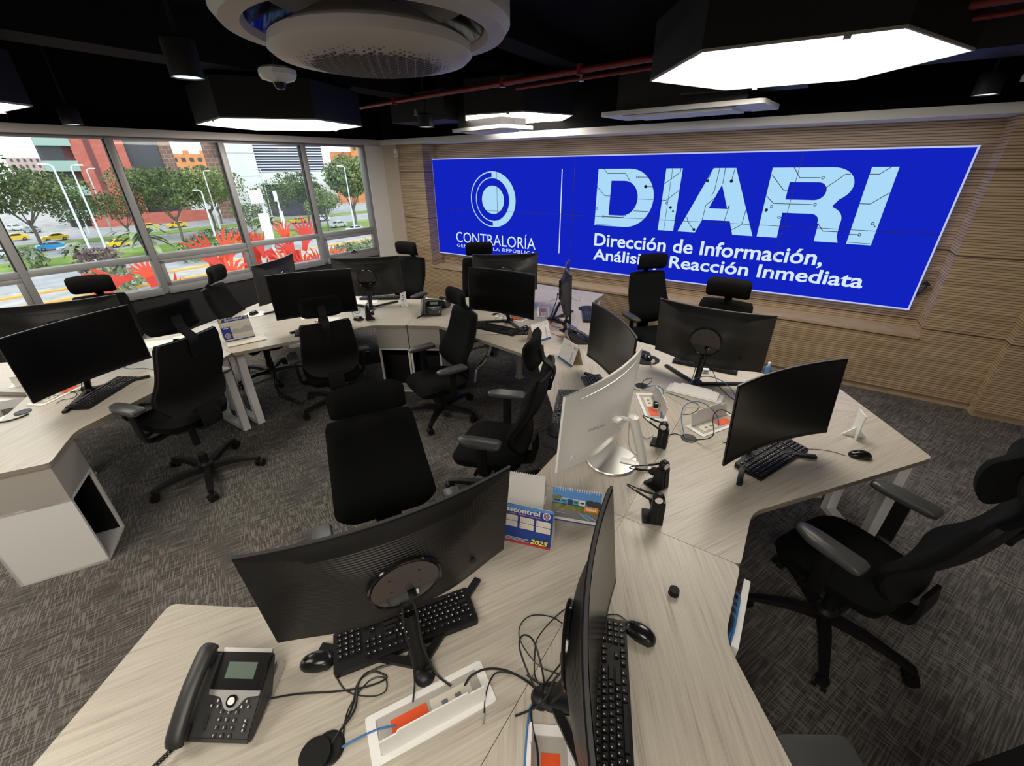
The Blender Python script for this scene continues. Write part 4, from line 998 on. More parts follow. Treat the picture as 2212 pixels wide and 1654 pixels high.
def make_mouse(label):
    t = thing('computer_mouse', label, 'mouse', (0, 0, DZ + .0005), 0, 'black computer mice')
    b = MB()
    prof = []
    n, m = 20, 8; rings = []
    for j in range(m + 1):
        a = j / m * PI / 2; rr = math.cos(a); zz = math.sin(a)
        rr = rr ** .7; ring_ = []
        for i in range(n):
            q = 2 * PI * i / n; x = math.copysign(abs(math.cos(q)) ** .8, math.cos(q)); y = math.copysign(abs(math.sin(q)) ** .85, math.sin(q))
            ring_.append(b.bm.verts.new((x * .031 * rr * (1 - .10 * y * (y > 0)), y * .053 * rr, .004 + .032 * zz * (1 - .25 * (y * rr > 0) * y * rr))))
        rings.append(ring_)
    for j in range(m):
        for i in range(n): b.bm.faces.new((rings[j][i], rings[j][(i + 1) % n], rings[j + 1][(i + 1) % n], rings[j + 1][i]))
    b.bm.faces.new(rings[0][::-1]); b.bm.faces.new(rings[-1]); b.prism(rounded([(-.026, -.045), (.026, -.045), (.024, .045), (-.024, .045)], [.018] * 4), 0, .006)
    b.build('mouse_body', M['gloss_mouse'], t, smooth=60)
    w = MB(); w.cyl((-.0035, .028, .028), (.0035, .028, .028), .009, seg=16); w.build('scroll_wheel', M['plastic'], t)
    return t
M['gloss_mouse'] = mat('satin_black_mouse', (0.010, 0.010, 0.010), 0.22)
MS = [(4.135, -5.12, 130, 'mouse between the big phone and the near keyboard'), (4.932, -4.492, 85, 'mouse right of the edge-on monitor'), (5.58, -2.953, 110, 'mouse at the far right desk corner'),
      (4.262, -2.305, 40, 'mouse on the mouse pad left of the monitor under the subtitle'), (1.525, -2.895, -60, 'mouse beside the small headset stand'), (.44, -3.37, 20, 'mouse on the round white pad under the windows'), (3.10, -2.255, 10, 'mouse on the black pad beside the white calendar')]
ms0 = make_mouse(MS[0][3])
for x, y, rz, lb in MS[1:]: dup(ms0, (x, y, DZ + (.0065 if 'pad' in lb else .0005)), R(rz), lb)
ms0.location = (MS[0][0], MS[0][1], DZ + .0005); ms0.rotation_euler = (0, 0, R(MS[0][2]))
def pad(x, y, rz, mt_, label, hump=True):
    t = thing('mouse_pad', label, 'mouse pad', (x, y, DZ + .0005), R(rz))
    b = MB(); b.prism([(.11 * math.cos(a * PI / 16), .10 * math.sin(a * PI / 16)) for a in range(32)], 0, .005); b.build('pad', mt_, t)
    if hump:
        b = MB(); b.lathe([(.062, 0.0), (.060, .014), (.045, .021), (0, .022)], (0, -.085, 0.004), 24); b.build('wrist_rest', M['matt'] if mt_ == M['matt'] else M['white_matt'], t, smooth=60)
pad(4.255, -2.33, 210, M['matt'], 'black mouse pad with wrist rest left of the monitor under the subtitle')
pad(.44, -3.36, 20, M['white_matt'], 'round white mouse pad on the desk under the windows', False)
pad(3.115, -2.275, -20, M['matt'], 'black mouse pad with wrist rest next to the white calendar on the far desk')
pad(4.225, -3.65, 230, M['matt'], 'black mouse pad half hidden by the left edge of the white monitor')
pad(3.33, -1.34, 30, M['matt'], 'black mouse pad on the lavender-lit far desk')

# ================================================================ PHONES
def make_phone(label):
    t = thing('desk_phone', label, 'telephone', (0, 0, DZ + .0005), 0, 'dark grey desk phones')
    sl = Vector((0, .172, .088)).normalized(); nn = Vector((0, -sl.z, sl.y))
    F = Matrix(((1, 0, 0, 0), (0, sl.y, nn.y, 0), (0, sl.z, nn.z, .022), (0, 0, 0, 1)))
    def fp(x, s, o=0.0): return F @ Vector((x, s, o))
    b = MB()
    prof = [(0, .004), (0, .022), (.172, .110), (.182, .104), (.12, .012), (.02, .002)]
    Ls = [[b.bm.verts.new((x, y, z)) for y, z in prof] for x in (-.105, .105)]
    b.bm.faces.new(Ls[0]); b.bm.faces.new(Ls[1][::-1])
    for i in range(len(prof)): j = (i + 1) % len(prof); b.bm.faces.new((Ls[0][i], Ls[0][j], Ls[1][j], Ls[1][i]))
    bmesh.ops.bevel(b.bm, geom=list(b.bm.edges), offset=.005, segments=2, affect='EDGES')
    b.build('phone_body', M['phone'], t, smooth=40)
    b = MB(); b.box((.02, .165, .035), (.12, .012, .07), rx=R(-28)); b.box((.095, .13, .02), (.012, .13, .04), rx=R(12)); b.build('phone_stand', M['silver'], t, smooth=0)
    b = MB(); b.prism(rounded([(-.042, .108), (.100, .108), (.102, .196), (-.040, .196)], [.006] * 4), .0, .010, F); b.build('display_bezel', M['screen'], t, smooth=30)
    b = MB(); b.prism([(-.010, .133), (.072, .133), (.072, .172), (-.010, .172)], .010, .0106, F); b.build('display', M['lcd'], t, smooth=0)
    b = MB(); b.prism(rounded([(-.04, .196), (.102, .196), (.102, .206), (-.04, .206)], [.003] * 4), .001, .011, F)
    b.prism(rounded([(-.042, .108), (-.040, .096), (-.005, .092), (.018, .062), (.044, .062), (.066, .092), (.100, .096), (.100, .108)], [0, .004, .01, .012, .012, .01, .004, 0]), .0, .006, F); b.build('silver_trim', M['silver'], t, smooth=30)
    b = MB(); b.lathe([(0, .0125), (.009, .012), (.010, .006)], (0, 0, 0), 20, F @ Matrix.Translation((.031, .083, 0))); b.mi = 1; b.lathe([(.0145, .010), (.0145, .004), (.0105, .0102)], (0, 0, 0), 20, F @ Matrix.Translation((.031, .083, 0))); b.build('navigation_button', [M['white_gloss'], M['gloss']], t)
    b = MB()
    def kk(x, s, w=.013, h=.010, leg=True):
        b.mi = 0; b.prism(rounded([(x - w / 2, s - h / 2), (x + w / 2, s - h / 2), (x + w / 2, s + h / 2), (x - w / 2, s + h / 2)], [.002] * 4, 2), -.001, .0032, F)
        if leg: b.mi = 1; b.shape([[(x - .0018, s - .003), (x + .0018, s - .003), (x + .0018, s + .003), (x - .0018, s + .003)]], F @ Matrix.Translation((0, 0, .0035)))
    for c in range(3):
        for r in range(4): kk(.008 + c * .021, .010 + r * .0165, leg=False)
    for x, s in ((-.010, .083), (-.024, .072), (-.006, .071), (.070, .083), (.060, .071), (.078, .071)): kk(x, s, .012, .008)
    for s in (.022, .032, .042): kk(.082, s, .012, .008)
    kk(-.024, .036, .008, .036, False)
    for q in range(4): kk(-.006 + q * .022, .117, .014, .007, False) ; kk(-.026 if q < 2 else .088, .145 + (q % 2) * .016, .010, .007, False)
    for ch, x, s in (('1', .008, .0595), ('2', .029, .0595), ('3', .050, .0595), ('4', .008, .043), ('5', .029, .043), ('6', .050, .043), ('7', .008, .0265), ('8', .029, .0265), ('9', .050, .0265), ('*', .008, .010), ('0', .029, .010), ('#', .050, .010)):
        b.mi = 1; b.text(ch, F @ Matrix.Translation((0, 0, .0036)), x - (.0009 if ch == '1' else .0018), x + (.0009 if ch == '1' else .0018), s - .003, s + .003, bold=.02)
    b.build('keypad', [M['key'], M['legend']], t, smooth=30, recalc=False)
    h = MB()
    P = [(fp(-.076, -.012, .016)), fp(-.076, .012, .028), fp(-.077, .10, .036), fp(-.076, .188, .030), fp(-.076, .208, .018)]
    h.tube(P, (.024, .013), 10, 6, flat=(1, 0, 0)); h.box(fp(-.076, .015, .016), (.046, .042, .026), rx=math.atan2(sl.z, sl.y), bev=.010); h.box(fp(-.076, .182, .018), (.046, .042, .026), rx=math.atan2(sl.z, sl.y), bev=.010)
    h.build('handset', M['phone'], t, smooth=60)
    c = MB(); pts = []
    for k in range(150):
        q = k / 149; x = -.085 - .05 * q; y = -.015 - .075 * math.sin(q * 2.2); z = .016 + .012 * math.sin(q * PI); a = k * .95
        pts.append((x + .0065 * math.cos(a), y + .003 * math.cos(a), z + .0065 * math.sin(a)))
    c.tube(pts, .0017, 4, 1); c.build('handset_cord', M['black_cable'], t)
    return t
ph0 = make_phone('large dark grey desk phone with silver trim at the bottom left')
dup(ph0, (2.075, -2.43, DZ + .0005), R(40), 'desk phone facing the camera on the far desk, its silver trim showing')
dup(ph0, (1.90, -2.06, DZ + .0005), R(196), 'desk phone seen from behind beside the other far phone')
dup(ph0, (3.70, -2.19, DZ + .0005), R(120), 'desk phone turned sideways left of the black curved screen')
ph0.location = (4.082, -5.40, DZ + .0005); ph0.rotation_euler = (0, 0, R(32))

# ================================================================ HEADSETS ON CHARGING STANDS
def make_stand(label):
    t = thing('headset_stand', label, 'headset stand', (0, 0, DZ + .0005), 0, 'black headset charging stands')
    b = MB(); b.prism(rounded([(-.055, -.032), (.028, -.032), (.028, .050), (-.055, .050)], [.006] * 4), 0, .009); b.build('stand_base', M['matt'], t)
    b = MB(); prof = [(-.034, .0), (-.022, .112), (.012, .112), (.03, .0)]
    Ls = [[b.bm.verts.new((x, y, z)) for y, z in prof] for x in (-.026, .027)]
    b.bm.faces.new(Ls[0]); b.bm.faces.new(Ls[1][::-1])
    for i in range(4): j = (i + 1) % 4; b.bm.faces.new((Ls[0][i], Ls[0][j], Ls[1][j], Ls[1][i]))
    bmesh.ops.bevel(b.bm, geom=list(b.bm.edges), offset=.003, segments=2, affect='EDGES')
    b.build('cradle', M['plastic'], t, smooth=30)
    b = MB(); b.box((.0, -.0305, .05), (.007, .004, .085), rx=R(-6)); b.build('cradle_groove', M['gloss'], t, smooth=0)
    return t
def make_headset(label):
    t = thing('headset', label, 'headset', (0, 0, DZ + .0005), 0, 'wireless headsets on their stands')
    Ry = Matrix.Rotation(R(90), 4, 'X')
    b = MB(); b.lathe([(0, .012), (.020, .012), (.024, .006), (.024, -.012), (.018, -.018), (0, -.018)], (0, 0, 0), 28, Ry)
    for v in b.bm.verts: v.co += Vector((-.004, -.012, .128))
    b.build('ear_cup', M['plastic'], t, smooth=50)
    b = MB(); b.lathe([(.0085, .0128), (.0155, .0128), (.0155, .0136), (.0085, .0136)], (0, 0, 0), 28, Ry); b.lathe([(0, .0128), (.005, .0128), (.005, .014), (0, .014)], (0, 0, 0), 14, Ry)
    for v in b.bm.verts: v.co += Vector((-.004, -.012, .128))
    b.build('ear_ring', M['paper'], t, smooth=0)
    b = MB(); b.tube([(-.012, 0, .138), (-.06, .004, .142), (-.105, .03, .136), (-.128, .065, .116), (-.118, .085, .088), (-.07, .07, .07), (-.02, .04, .066)], .0028, 8)
    b.tube([(-.03, .001, .140), (-.055, .003, .142), (-.08, .014, .141)], .0055, 8); b.tube([(-.09, .078, .078), (-.055, .064, .068), (-.02, .042, .066)], .0055, 8)
    b.build('headband', M['plastic'], t, smooth=60)
    b = MB(); b.lathe([(0, .012), (.020, .012), (.023, .004), (.018, -.012), (0, -.014)], (0, 0, 0), 20, Matrix.Rotation(R(-70), 4, 'X'))
    for v in b.bm.verts: v.co += Vector((-.008, .040, .058))
    b.build('ear_pad', M['matt'], t, smooth=50)
    return t
HS = [(4.825, -3.965, 20, 'nearest of the three headset stands on the right desks', 'headset on the nearest right stand, white-ringed ear disc to the camera'),
      (4.775, -3.735, 62, 'middle of the three headset stands, beside the silver disc base', 'headset on the middle stand, its headband looping to the left'),
      (4.69, -3.405, 5, 'headset stand nearest the open orange power boxes, standing upright', 'headset on the stand nearest the orange power boxes'),
      (1.61, -2.83, -25, 'small headset stand beside the wide black screen', 'headset on the small stand beside the wide black screen'),
      (3.44, -2.07, 60, 'headset stand next to the red coiled cable', 'headset on the stand next to the red coiled cable')]
st0 = hs0 = None
for x, y, rz, l1, l2 in HS:
    if st0 is None: st0 = make_stand(l1); hs0 = make_headset(l2)
    else: dup(st0, (x, y, DZ + .0005), R(rz), l1); dup(hs0, (x, y, DZ + .0005), R(rz), l2)
for o in (st0, hs0): o.location = (HS[0][0], HS[0][1], DZ + .0005); o.rotation_euler = (0, 0, R(HS[0][2]))

# ================================================================ DESK CALENDARS
def calendar(kind, x, y, rz, w, h, label, ang=18, zz=0.0):
    t = thing('desk_calendar', label, 'calendar', (x, y, DZ + .0005 + zz), R(rz))
    a = R(ang); s_, c_ = math.sin(a), math.cos(a)
    F = Matrix(((1, 0, 0, 0), (0, s_, -c_, 0), (0, c_, s_, 0), (0, 0, 0, 1)))
    d = 2 * h * s_
    Bk = Matrix(((1, 0, 0, 0), (0, -s_, -c_, d), (0, c_, -s_, 0), (0, 0, 0, 1)))
    b = MB(); b.prism([(-w / 2, 0), (w / 2, 0), (w / 2, h), (-w / 2, h)], -.0015, .0, F); b.prism([(-w / 2, 0), (w / 2, 0), (w / 2, h), (-w / 2, h)], -.0005, .001, Bk); b.box((0, d / 2, .001), (w, d, .0015))
    b.build('card_stand', M['cream'] if kind == 'month' else M['paper'], t, smooth=0)
    mats = ['paper', 'p_blue', 'p_sky', 'p_cream', 'p_red', 'p_yellow', 'p_green', 'p_grey', 'p_teal', 'p_orange', 'p_pink', 'p_dark', 'p_ltgrey', 'cream']
    ix = {k: i for i, k in enumerate(mats)}
    p = MB(); lay = [.0004]
    def rect(x0, y0, x1, y1, m, up=True):
        lay[0] += .00005; p.mi = ix[m]; p.shape([[(x0 * w - w / 2, y0 * h), (x1 * w - w / 2, y0 * h), (x1 * w - w / 2, y1 * h), (x0 * w - w / 2, y1 * h)]], F @ Matrix.Translation((0, 0, lay[0])))
    def poly(P, m):
        lay[0] += .00005; p.mi = ix[m]; p.shape([[(q[0] * w - w / 2, q[1] * h) for q in P]], F @ Matrix.Translation((0, 0, lay[0])))
    def tex(s, x0, y0, x1, y1, m, bold=.02, shear=0):
        lay[0] += .0001; p.mi = ix[m]; p.text(s, F @ Matrix.Translation((0, 0, lay[0])), x0 * w - w / 2, x1 * w - w / 2, y0 * h, y1 * h, bold=bold, shear=shear)
    rings_ = True
    def emblem(cx, cy, r):
        for q, m_ in ((r, 'paper'), (r * .78, 'p_blue'), (r * .6, 'p_pink'), (r * .45, 'p_dark'), (r * .2, 'paper')): poly([(cx + q * math.cos(k * PI / 12), cy + q * w / h * math.sin(k * PI / 12)) for k in range(24)], m_)
    if kind == 'blue':
        rect(0, 0, 1, 1, 'p_blue'); poly([(0, .97), (.45, 1), (1, 1), (1, .93), (.6, .9), (0, .88)], 'p_sky'); rect(0, .0, 1, .055, 'p_red'); rect(0, .055, 1, .075, 'p_dark')
        tex('ascontrol', .05, .80, .74, .925, 'paper', .035); tex('todos. Siempre contigo!', .12, .735, .76, .785, 'p_pink', .01, .3); emblem(.87, .84, .075)
        for cx in (.03, .36, .69):
            for cy in (.42, .60 - .02):
                rect(cx, cy, cx + .28, cy + .125, 'p_cream'); rect(cx, cy + .127, cx + .26, cy + .142, 'paper')
                for i in range(7):
                    for j in range(4): rect(cx + .022 + i * .036, cy + .018 + j * .026, cx + .036 + i * .036, cy + .030 + j * .026, 'p_red' if i == 0 else 'p_ltgrey')
        tex('2025', .60, .10, .95, .22, 'p_yellow', .03, .25)
        for k, x1 in enumerate((.56, .50, .58)): rect(.10, .17 - k * .032, x1, .182 - k * .032, 'p_cream')
        rings_ = False
    elif kind == 'photo':
        rect(0, .0, 1, .045, 'p_blue'); rect(0, .045, 1, .12, 'paper'); rect(0, .12, 1, 1, 'p_sky'); rect(0, .12, 1, .52, 'p_green'); poly([(0, .12), (1, .12), (1, .30), (.5, .36), (0, .40)], 'p_grey')
        for x0, x1, m_ in ((.0, .18, 'p_sky'), (.19, .31, 'p_teal'), (.32, .43, 'p_blue'), (.44, .55, 'p_teal'), (.56, .68, 'paper')): rect(x0, .55, x1, .70 if x0 else .66, m_); rect(x0, .52, x1, .55, 'p_dark'); rect(x0 + .02, .60, x1 - .02, .65, 'p_dark')
        rect(.18, .695, .68, .715, 'p_cream')
        for cx, cy, r in ((.05, .70, .05), (.14, .73, .05), (.78, .66, .08), (.92, .62, .10), (.24, .48, .03)): poly([(cx + r * math.cos(k * PI / 8) * (1 + .15 * (k % 2)), cy + r * 1.2 * math.sin(k * PI / 8)) for k in range(16)], 'p_dark' if cx > .5 else 'p_green')
        rect(.68, .40, .95, .55, 'p_orange'); tex('OBRAS', .71, .435, .92, .50, 'paper', .04)
        for x in (.70, .76, .82, .88): rect(x, .40, x + .03, .418, 'p_red')
        poly([(.56, .34), (.57, .34), (.80, .14), (.78, .14)], 'paper'); poly([(.70, .32), (.71, .32), (.94, .17), (.92, .17)], 'paper'); poly([(.60, .33), (.70, .31), (.90, .18), (.78, .17)], 'p_sky'); poly([(.16, .33), (.17, .33), (.28, .40), (.27, .40)], 'p_yellow'); rect(.12, .27, .28, .28, 'paper'); rect(.38, .085, .66, .092, 'p_grey')
    elif kind == 'blank': rect(0, 0, 1, 1, 'paper'); 
    elif kind == 'month':
        rect(0, 0, 1, 1, 'paper'); rect(0, 0, 1, .10, 'p_blue'); tex('SEPTIEMBRE', .33, .84, .62, .88, 'p_ltgrey', .03) if False else rect(.33, .84, .62, .875, 'p_ltgrey'); rect(.12, .78, .70, .795, 'p_ltgrey')
        rect(.74, .14, .83, .66, 'p_ltgrey')
        for i in range(5):
            for j in range(5): rect(.10 + i * .125, .18 + j * .115, .125 + i * .125, .215 + j * .115, 'p_ltgrey'); rect(.09 + i * .125, .165 + j * .115, .19 + i * .125, .17 + j * .115, 'p_cream')
        rect(.78, .80, .82, .92, 'p_grey'); rect(.86, .80, .93, .88, 'p_ltgrey'); rect(.86, .32, .93, .40, 'p_ltgrey'); rect(.87, .16, .92, .22, 'p_grey')
        for k in range(6): rect(.08 + k * .14, .04, .16 + k * .14, .055, 'p_sky')
    else:
        rect(0, 0, 1, 1, 'p_cream'); rect(0, .84, 1, 1, 'p_blue'); rect(0, .10, .30, .66, 'p_blue'); rect(0, .0, 1, .045, 'p_blue'); tex('ascontrol', .20, .88, .78, .965, 'paper', .03); emblem(.90, .92, .05)
        poly([(.06 + .05 * math.cos(k * PI / 8), .92 + .06 * math.sin(k * PI / 8)) for k in range(16)], 'p_yellow')
        for q in range(3): rect(.05 + q * .32, .74, .32 + q * .32, .82, 'paper')
        poly([(.30, .44), (.45, .52), (.60, .46), (.80, .58), (1, .50), (1, .30), (.3, .30)], 'p_ltgrey'); rect(.08, .56, .24, .60, 'paper'); emblem(.15, .26, .09); rect(.34, .12, .48, .14, 'p_ltgrey'); rect(.64, .12, .96, .135, 'p_ltgrey')
        for q in range(6): rect(.01 + q * .048, .62, .04 + q * .048, .66, 'paper')
    p.build('printed_page', [M[k] for k in mats], t, smooth=0, recalc=False)
    if rings_:
        s2 = MB(); n = int(w / .0105)
        for k in range(n):
            xx = -w / 2 + .012 + k * (w - .024) / (n - 1); pts = [(xx, h * s_ + .007 * math.cos(2 * PI * q / 8), h * c_ - .004 + .007 * math.sin(2 * PI * q / 8)) for q in range(8)]
            s2.tube(pts, .0013, 4, 1, closed=True)
        s2.build('spiral_binding', M['white_matt'], t, smooth=60)
    return t
calendar('blue', 4.428, -4.385, 17, .205, .165, 'dark blue desk calendar with yellow 2025 behind the near monitor')
calendar('photo', 4.543, -4.172, 20, .205, .15, 'desk calendar with a school photograph and orange OBRAS tag')
calendar('blank', 4.315, -4.205, 20, .165, .155, 'blank white back of a spiral desk calendar above the blue one')
calendar('month', 3.378, -2.41, 72, .20, .165, 'white month calendar with blue foot, the one farther from the curved black screen')
calendar('month', 3.745, -2.71, -32, .215, .165, 'white month calendar with blue foot, closer to the curved black screen')
calendar('big', 1.09, -3.83, 74, .235, .20, 'blue headed desk calendar standing on papers by the left desk joint', zz=.008)

# ================================================================ POWER BOXES AND GROMMETS
def make_box(label, flap=100):
    t = thing('desk_power_box', label, 'power box', (0, 0, DZ + .0005), 0, 'white flip-up power boxes set in the desks')
    L, D = .345, .125
    def rr(l, d, r): return rounded([(-l / 2, -d / 2), (l / 2, -d / 2), (l / 2, d / 2), (-l / 2, d / 2)], [r] * 4, 3)
    b = MB(); o_ = rr(L, D, .010); i_ = rr(L - .05, D - .036, .004)
    n = len(o_)
    for k in range(n): j = (k + 1) % n; b.prism([o_[k], o_[j], i_[j], i_[k]], 0, .004)
    b.build('box_frame', M['white_matt'], t, smooth=0)
    b = MB(); b.prism(rr(L - .05, D - .036, .003), .0, .0012); b.build('box_well', M['panel_grey'], t, smooth=0)
    b = MB(); b.prism([(-.11, -.025), (-.01, -.025), (-.01, .025), (-.11, .025)], .0012, .003); b.build('socket_plate', M['orange'], t, smooth=0)
    b = MB(); b.prism([(.0, -.025), (.12, -.025), (.12, .025), (.0, .025)], .0012, .003); b.mi = 1
    for x in (.03, .07): b.prism([(x, -.008), (x + .018, -.008), (x + .018, .008), (x, .008)], .003, .0034)
    b.build('data_plate', [M['p_cream'], M['p_grey']], t, smooth=0)
    fm = MB(); hh = D - .04
    fm.prism(rounded([(-.145, 0), (.145, 0), (.145, hh - .012), (.10, hh - .012), (.095, hh), (-.095, hh), (-.10, hh - .012), (-.145, hh - .012)], [0, 0, .004, 0, .004, .004, 0, .004]), -.002, .002)
    f = fm.build('flap', M['white_matt'], t, smooth=0)
    f.location = (0, -.045, .004); f.rotation_euler = (R(flap), 0, 0)
    return t
D_BOX = .22
bx0 = make_box('near white power box with a closed-looking flap, between keyboard and phone cables')
PB = [('near', 150, None, 0, 92), ('near', 30, 'white power box at the bottom edge by the edge-on monitor', 0, 95), ('right', 210, 'open power box with orange plate just behind the white monitor', 0, 100),
      ('right', 330, 'open power box with orange plate left of the black monitor', 0, 105), ('right', 90, 'white power box with its flap folded toward the camera, below the turned-away monitor', 0, 24),
      ('far', 30, 'power box on the lavender-lit far desk under the side-seen monitor', 0, 90), ('far', 270, 'power box on the far desk behind the reflecting monitor', 0, 80),
      ('left', 30, 'power box under the large curved screen at the left', 0, 90), ('left', 150, 'power box at the left edge behind the large curved screen', 0, 95), ('window', 330, 'power box behind the wide black screen', 0, 80), ('far', 150, 'power box behind the monitor below the emblem', 0, 85), ('window', 90, 'white power box behind the monitor by the end column', 0, 20)]
for cen, f, lb, _, fa in PB:
    cx, cy = CEN[cen]; x = cx + D_BOX * math.cos(R(f)); y = cy + D_BOX * math.sin(R(f))
    b = bx0 if lb is None else dup(bx0, (x, y, DZ + .0005), R(f - 90), lb)
    b.location = (x, y, DZ + .0005); b.rotation_euler = (0, 0, R(f - 90))
    for k in kids(b):
        if k.name.startswith('flap'): k.rotation_euler = (R(fa), 0, 0)
def make_grommet(label):
    t = thing('cable_grommet', label, 'cable grommet', (0, 0, DZ + .0005), 0, 'round black cable grommets in the desks')
    b = MB(); b.lathe([(.041, 0.0), (.041, .003), (.036, .005), (.030, .004)], seg=32); b.build('grommet_ring', M['plastic'], t)
    b = MB(); b.lathe([(0.0, .0012), (.031, .0012), (.031, .002)], seg=32); b.build('hole', M['black_ceiling'], t, smooth=0)
    return t
GR = [(4.350, -5.235, 'cable grommet beside the near white power box, blue cable entering it'), (4.785, -4.805, 'cable grommet left of the edge-on monitor full of black cables'), (4.80, -3.258, 'cable grommet between the open power boxes and headset stand'), (4.375, -2.78, 'cable grommet behind the top of the white monitor'), (2.60, -2.02, 'cable grommet on the far desk behind the reflecting monitor'), (1.20, -5.23, 'cable grommet at the left behind the curved screen')]
g0 = make_grommet(GR[0][2]); g0.location = (*GR[0][:2], DZ + .0005)
for x, y, lb in GR[1:]: dup(g0, (x, y, DZ + .0005), 0, lb)
b = MB(); b.lathe([(0, .006), (.038, .006), (.040, .003), (.040, 0)], seg=30); o = b.build('grommet_cover', M['matt']); o.location = (4.335, -5.262, DZ + .006); tag(o, 'loose black disc cover lying over the near cable grommet', 'grommet cover')

# ================================================================ SMALL THINGS ON AND UNDER THE DESKS
def holder(x, y, rz, label, marks=False):
    t = thing('sign_holder', label, 'sign holder', (x, y, DZ + .0005), R(rz))
    b = MB(); b.box((0, 0, .075), (.085, .006, .15)); b.build('plate', M['white_gloss'], t, smooth=0)
    b = MB()
    for sg in (-1, 1):
        P = [(sg * .003, 0.0), (sg * .055, 0.0), (sg * .055, .006), (sg * .003, .06)]
        b.prism(P if sg > 0 else P[::-1], -.004, .004, Matrix.Translation((0, 0, 0)) @ Matrix(((0, 0, 1, 0), (1, 0, 0, 0), (0, 1, 0, 0), (0, 0, 0, 1))))
    b.build('foot', M['white_gloss'], t, smooth=0)
    if marks:
        b = MB()
        for q in range(4): b.box((.01 * (-1) ** q, -.0035, .05 + q * .022), (.03, .001, .010))
        b.build('printed_marks', M['p_grey'], t, smooth=0)
holder(5.562, -2.74, 105, 'white T-shaped card holder at the far right desk corner')
holder(1.56, -2.31, 95, 'white T-shaped holder with grey marks on the far window-side desk', True)
t = thing('card_reader', 'small beige card reader on a thin lead near the top of the white monitor', 'card reader', (4.34, -2.42, DZ + .0005), R(-65))
b = MB(); b.box((0, 0, .038), (.055, .03, .008), rx=R(50), bev=.002); b.build('reader_body', M['cream'], t); b = MB(); b.tube([(0, 0, .032), (.0, -.01, .015), (.03, -.03, .004), (.09, -.02, .003)], .0016, 5); b.build('lead', M['white_cable'], t)
t = thing('power_adapter', 'small white adapter in front of the keyboard under the subtitle monitor', 'adapter', (4.70, -2.33, DZ + .0005), R(20))
b = MB(); b.box((0, 0, .018), (.045, .03, .034), bev=.005); b.build('adapter_body', M['white_gloss'], t); b = MB(); b.box((0, -.0155, .018), (.03, .001, .012)); b.build('label', M['p_sky'], t, smooth=0)
t = thing('plug_adapter', 'black plug standing in the open power box behind the white monitor', 'plug', (4.545, -3.035, DZ + .004), R(30))
b = MB(); b.box((0, 0, .022), (.03, .034, .038), bev=.006); b.mi = 1; b.box((0, 0, .004), (.036, .04, .01), bev=.002); b.build('plug_body', [M['gloss'], M['white_gloss']], t)
t = thing('sanitiser_bottle', 'small blue bottle at the left end of the right desk corner', 'bottle', (5.075, -2.10, DZ + .0005))
b = MB(); b.lathe([(0, 0), (.017, 0), (.018, .05), (.012, .062), (.007, .066), (.007, .08), (0, .08)], seg=18); b.build('bottle_body', M['p_sky'], t); b = MB(); b.lathe([(.0085, .066), (.0085, .088), (0, .09)], seg=14); b.build('cap', M['white_gloss'], t)
t = thing('marker_pot', 'dark green and black pot beside the small blue bottle', 'pot', (5.02, -2.09, DZ + .0005))
b = MB(); b.lathe([(0, 0), (.022, 0), (.022, .06), (.019, .06), (.019, .01), (0, .01)], seg=20); b.build('pot', M['matt'], t); b = MB(); b.cyl((.004, 0, .011), (.012, .004, .085), .0045, seg=10); b.build('marker', M['p_green'], t)
def sheet(x, y, z, rz, w, h, lb, m='paper'):
    b = MB(); b.box((0, 0, .0006), (w, h, .0012)); o = b.build('paper_sheet', M[m], smooth=0); o.location = (x, y, z); o.rotation_euler = (0, 0, R(rz)); tag(o, lb, 'paper')
sheet(1.115, -3.80, DZ + .0005, 78, .30, .21, 'white paper sheet lowest under the blue headed calendar'); sheet(1.125, -3.79, DZ + .0019, 70, .28, .20, 'white paper sheet slipped over another under the blue headed calendar'); 
b = MB(); b.box((0, 0, .0025), (.29, .20, .005)); o = b.build('cardboard_folder', M['p_cream'], smooth=0); o.location = (1.13, -3.81, DZ + .0033); o.rotation_euler = (0, 0, R(72)); tag(o, 'cream folder the blue headed calendar stands on', 'folder')
sheet(.62, -4.02, DZ + .0005, 70, .30, .21, 'white paper on the desk behind the chair at the left desk'); sheet(.55, -4.28, DZ + .0005, 50, .28, .20, 'white paper left of the chair headrest at the left desk')
sheet(1.03, -2.42, DZ + .0005, 40, .30, .21, 'white paper under the stand of the monitor by the end column'); sheet(1.25, -3.05, DZ + .0005, 30, .2, .14, 'crumpled-looking white paper under the wide black screen')
sheet(2.90, -2.48, DZ + .0005, 12, .06, .03, 'tiny white paper scrap before the keyboard on the far desk')
t = thing('footrest', 'dark wire-framed footrest under the window-side desk', 'footrest', (1.22, -2.52, 0), R(55))
b = MB(); b.box((0, 0, .15), (.42, .28, .018), rx=R(18), bev=.004); b.build('foot_plate', M['matt'], t)
for sg in (-1, 1):
    b = MB(); b.tube([(sg * .17, -.2, .006), (sg * .17, .12, .006), (sg * .17, .12, .18), (sg * .17, -.12, .11), (sg * .17, -.2, .006)], .006, 6, 1); b.build('wire_leg', M['silver'], t)
b = MB(); b.box((.1, .0, .18), (.05, .03, .03), bev=.004); b.box((-.1, .02, .185), (.04, .03, .02), bev=.004); b.build('adjuster', M['gloss'], t)
b = MB(); b.tube([(2.82, -2.40, .66), (2.79, -2.41, .50), (2.68, -2.37, .34), (2.56, -2.33, .22), (2.50, -2.30, .05)], .013, 8); b.mi = 1
for k in range(7): b.cyl((2.76 - .03 * k, -2.40 + .011 * k, .45 - .034 * k), (2.752 - .03 * k, -2.397 + .011 * k, .44 - .034 * k), .018, seg=10)
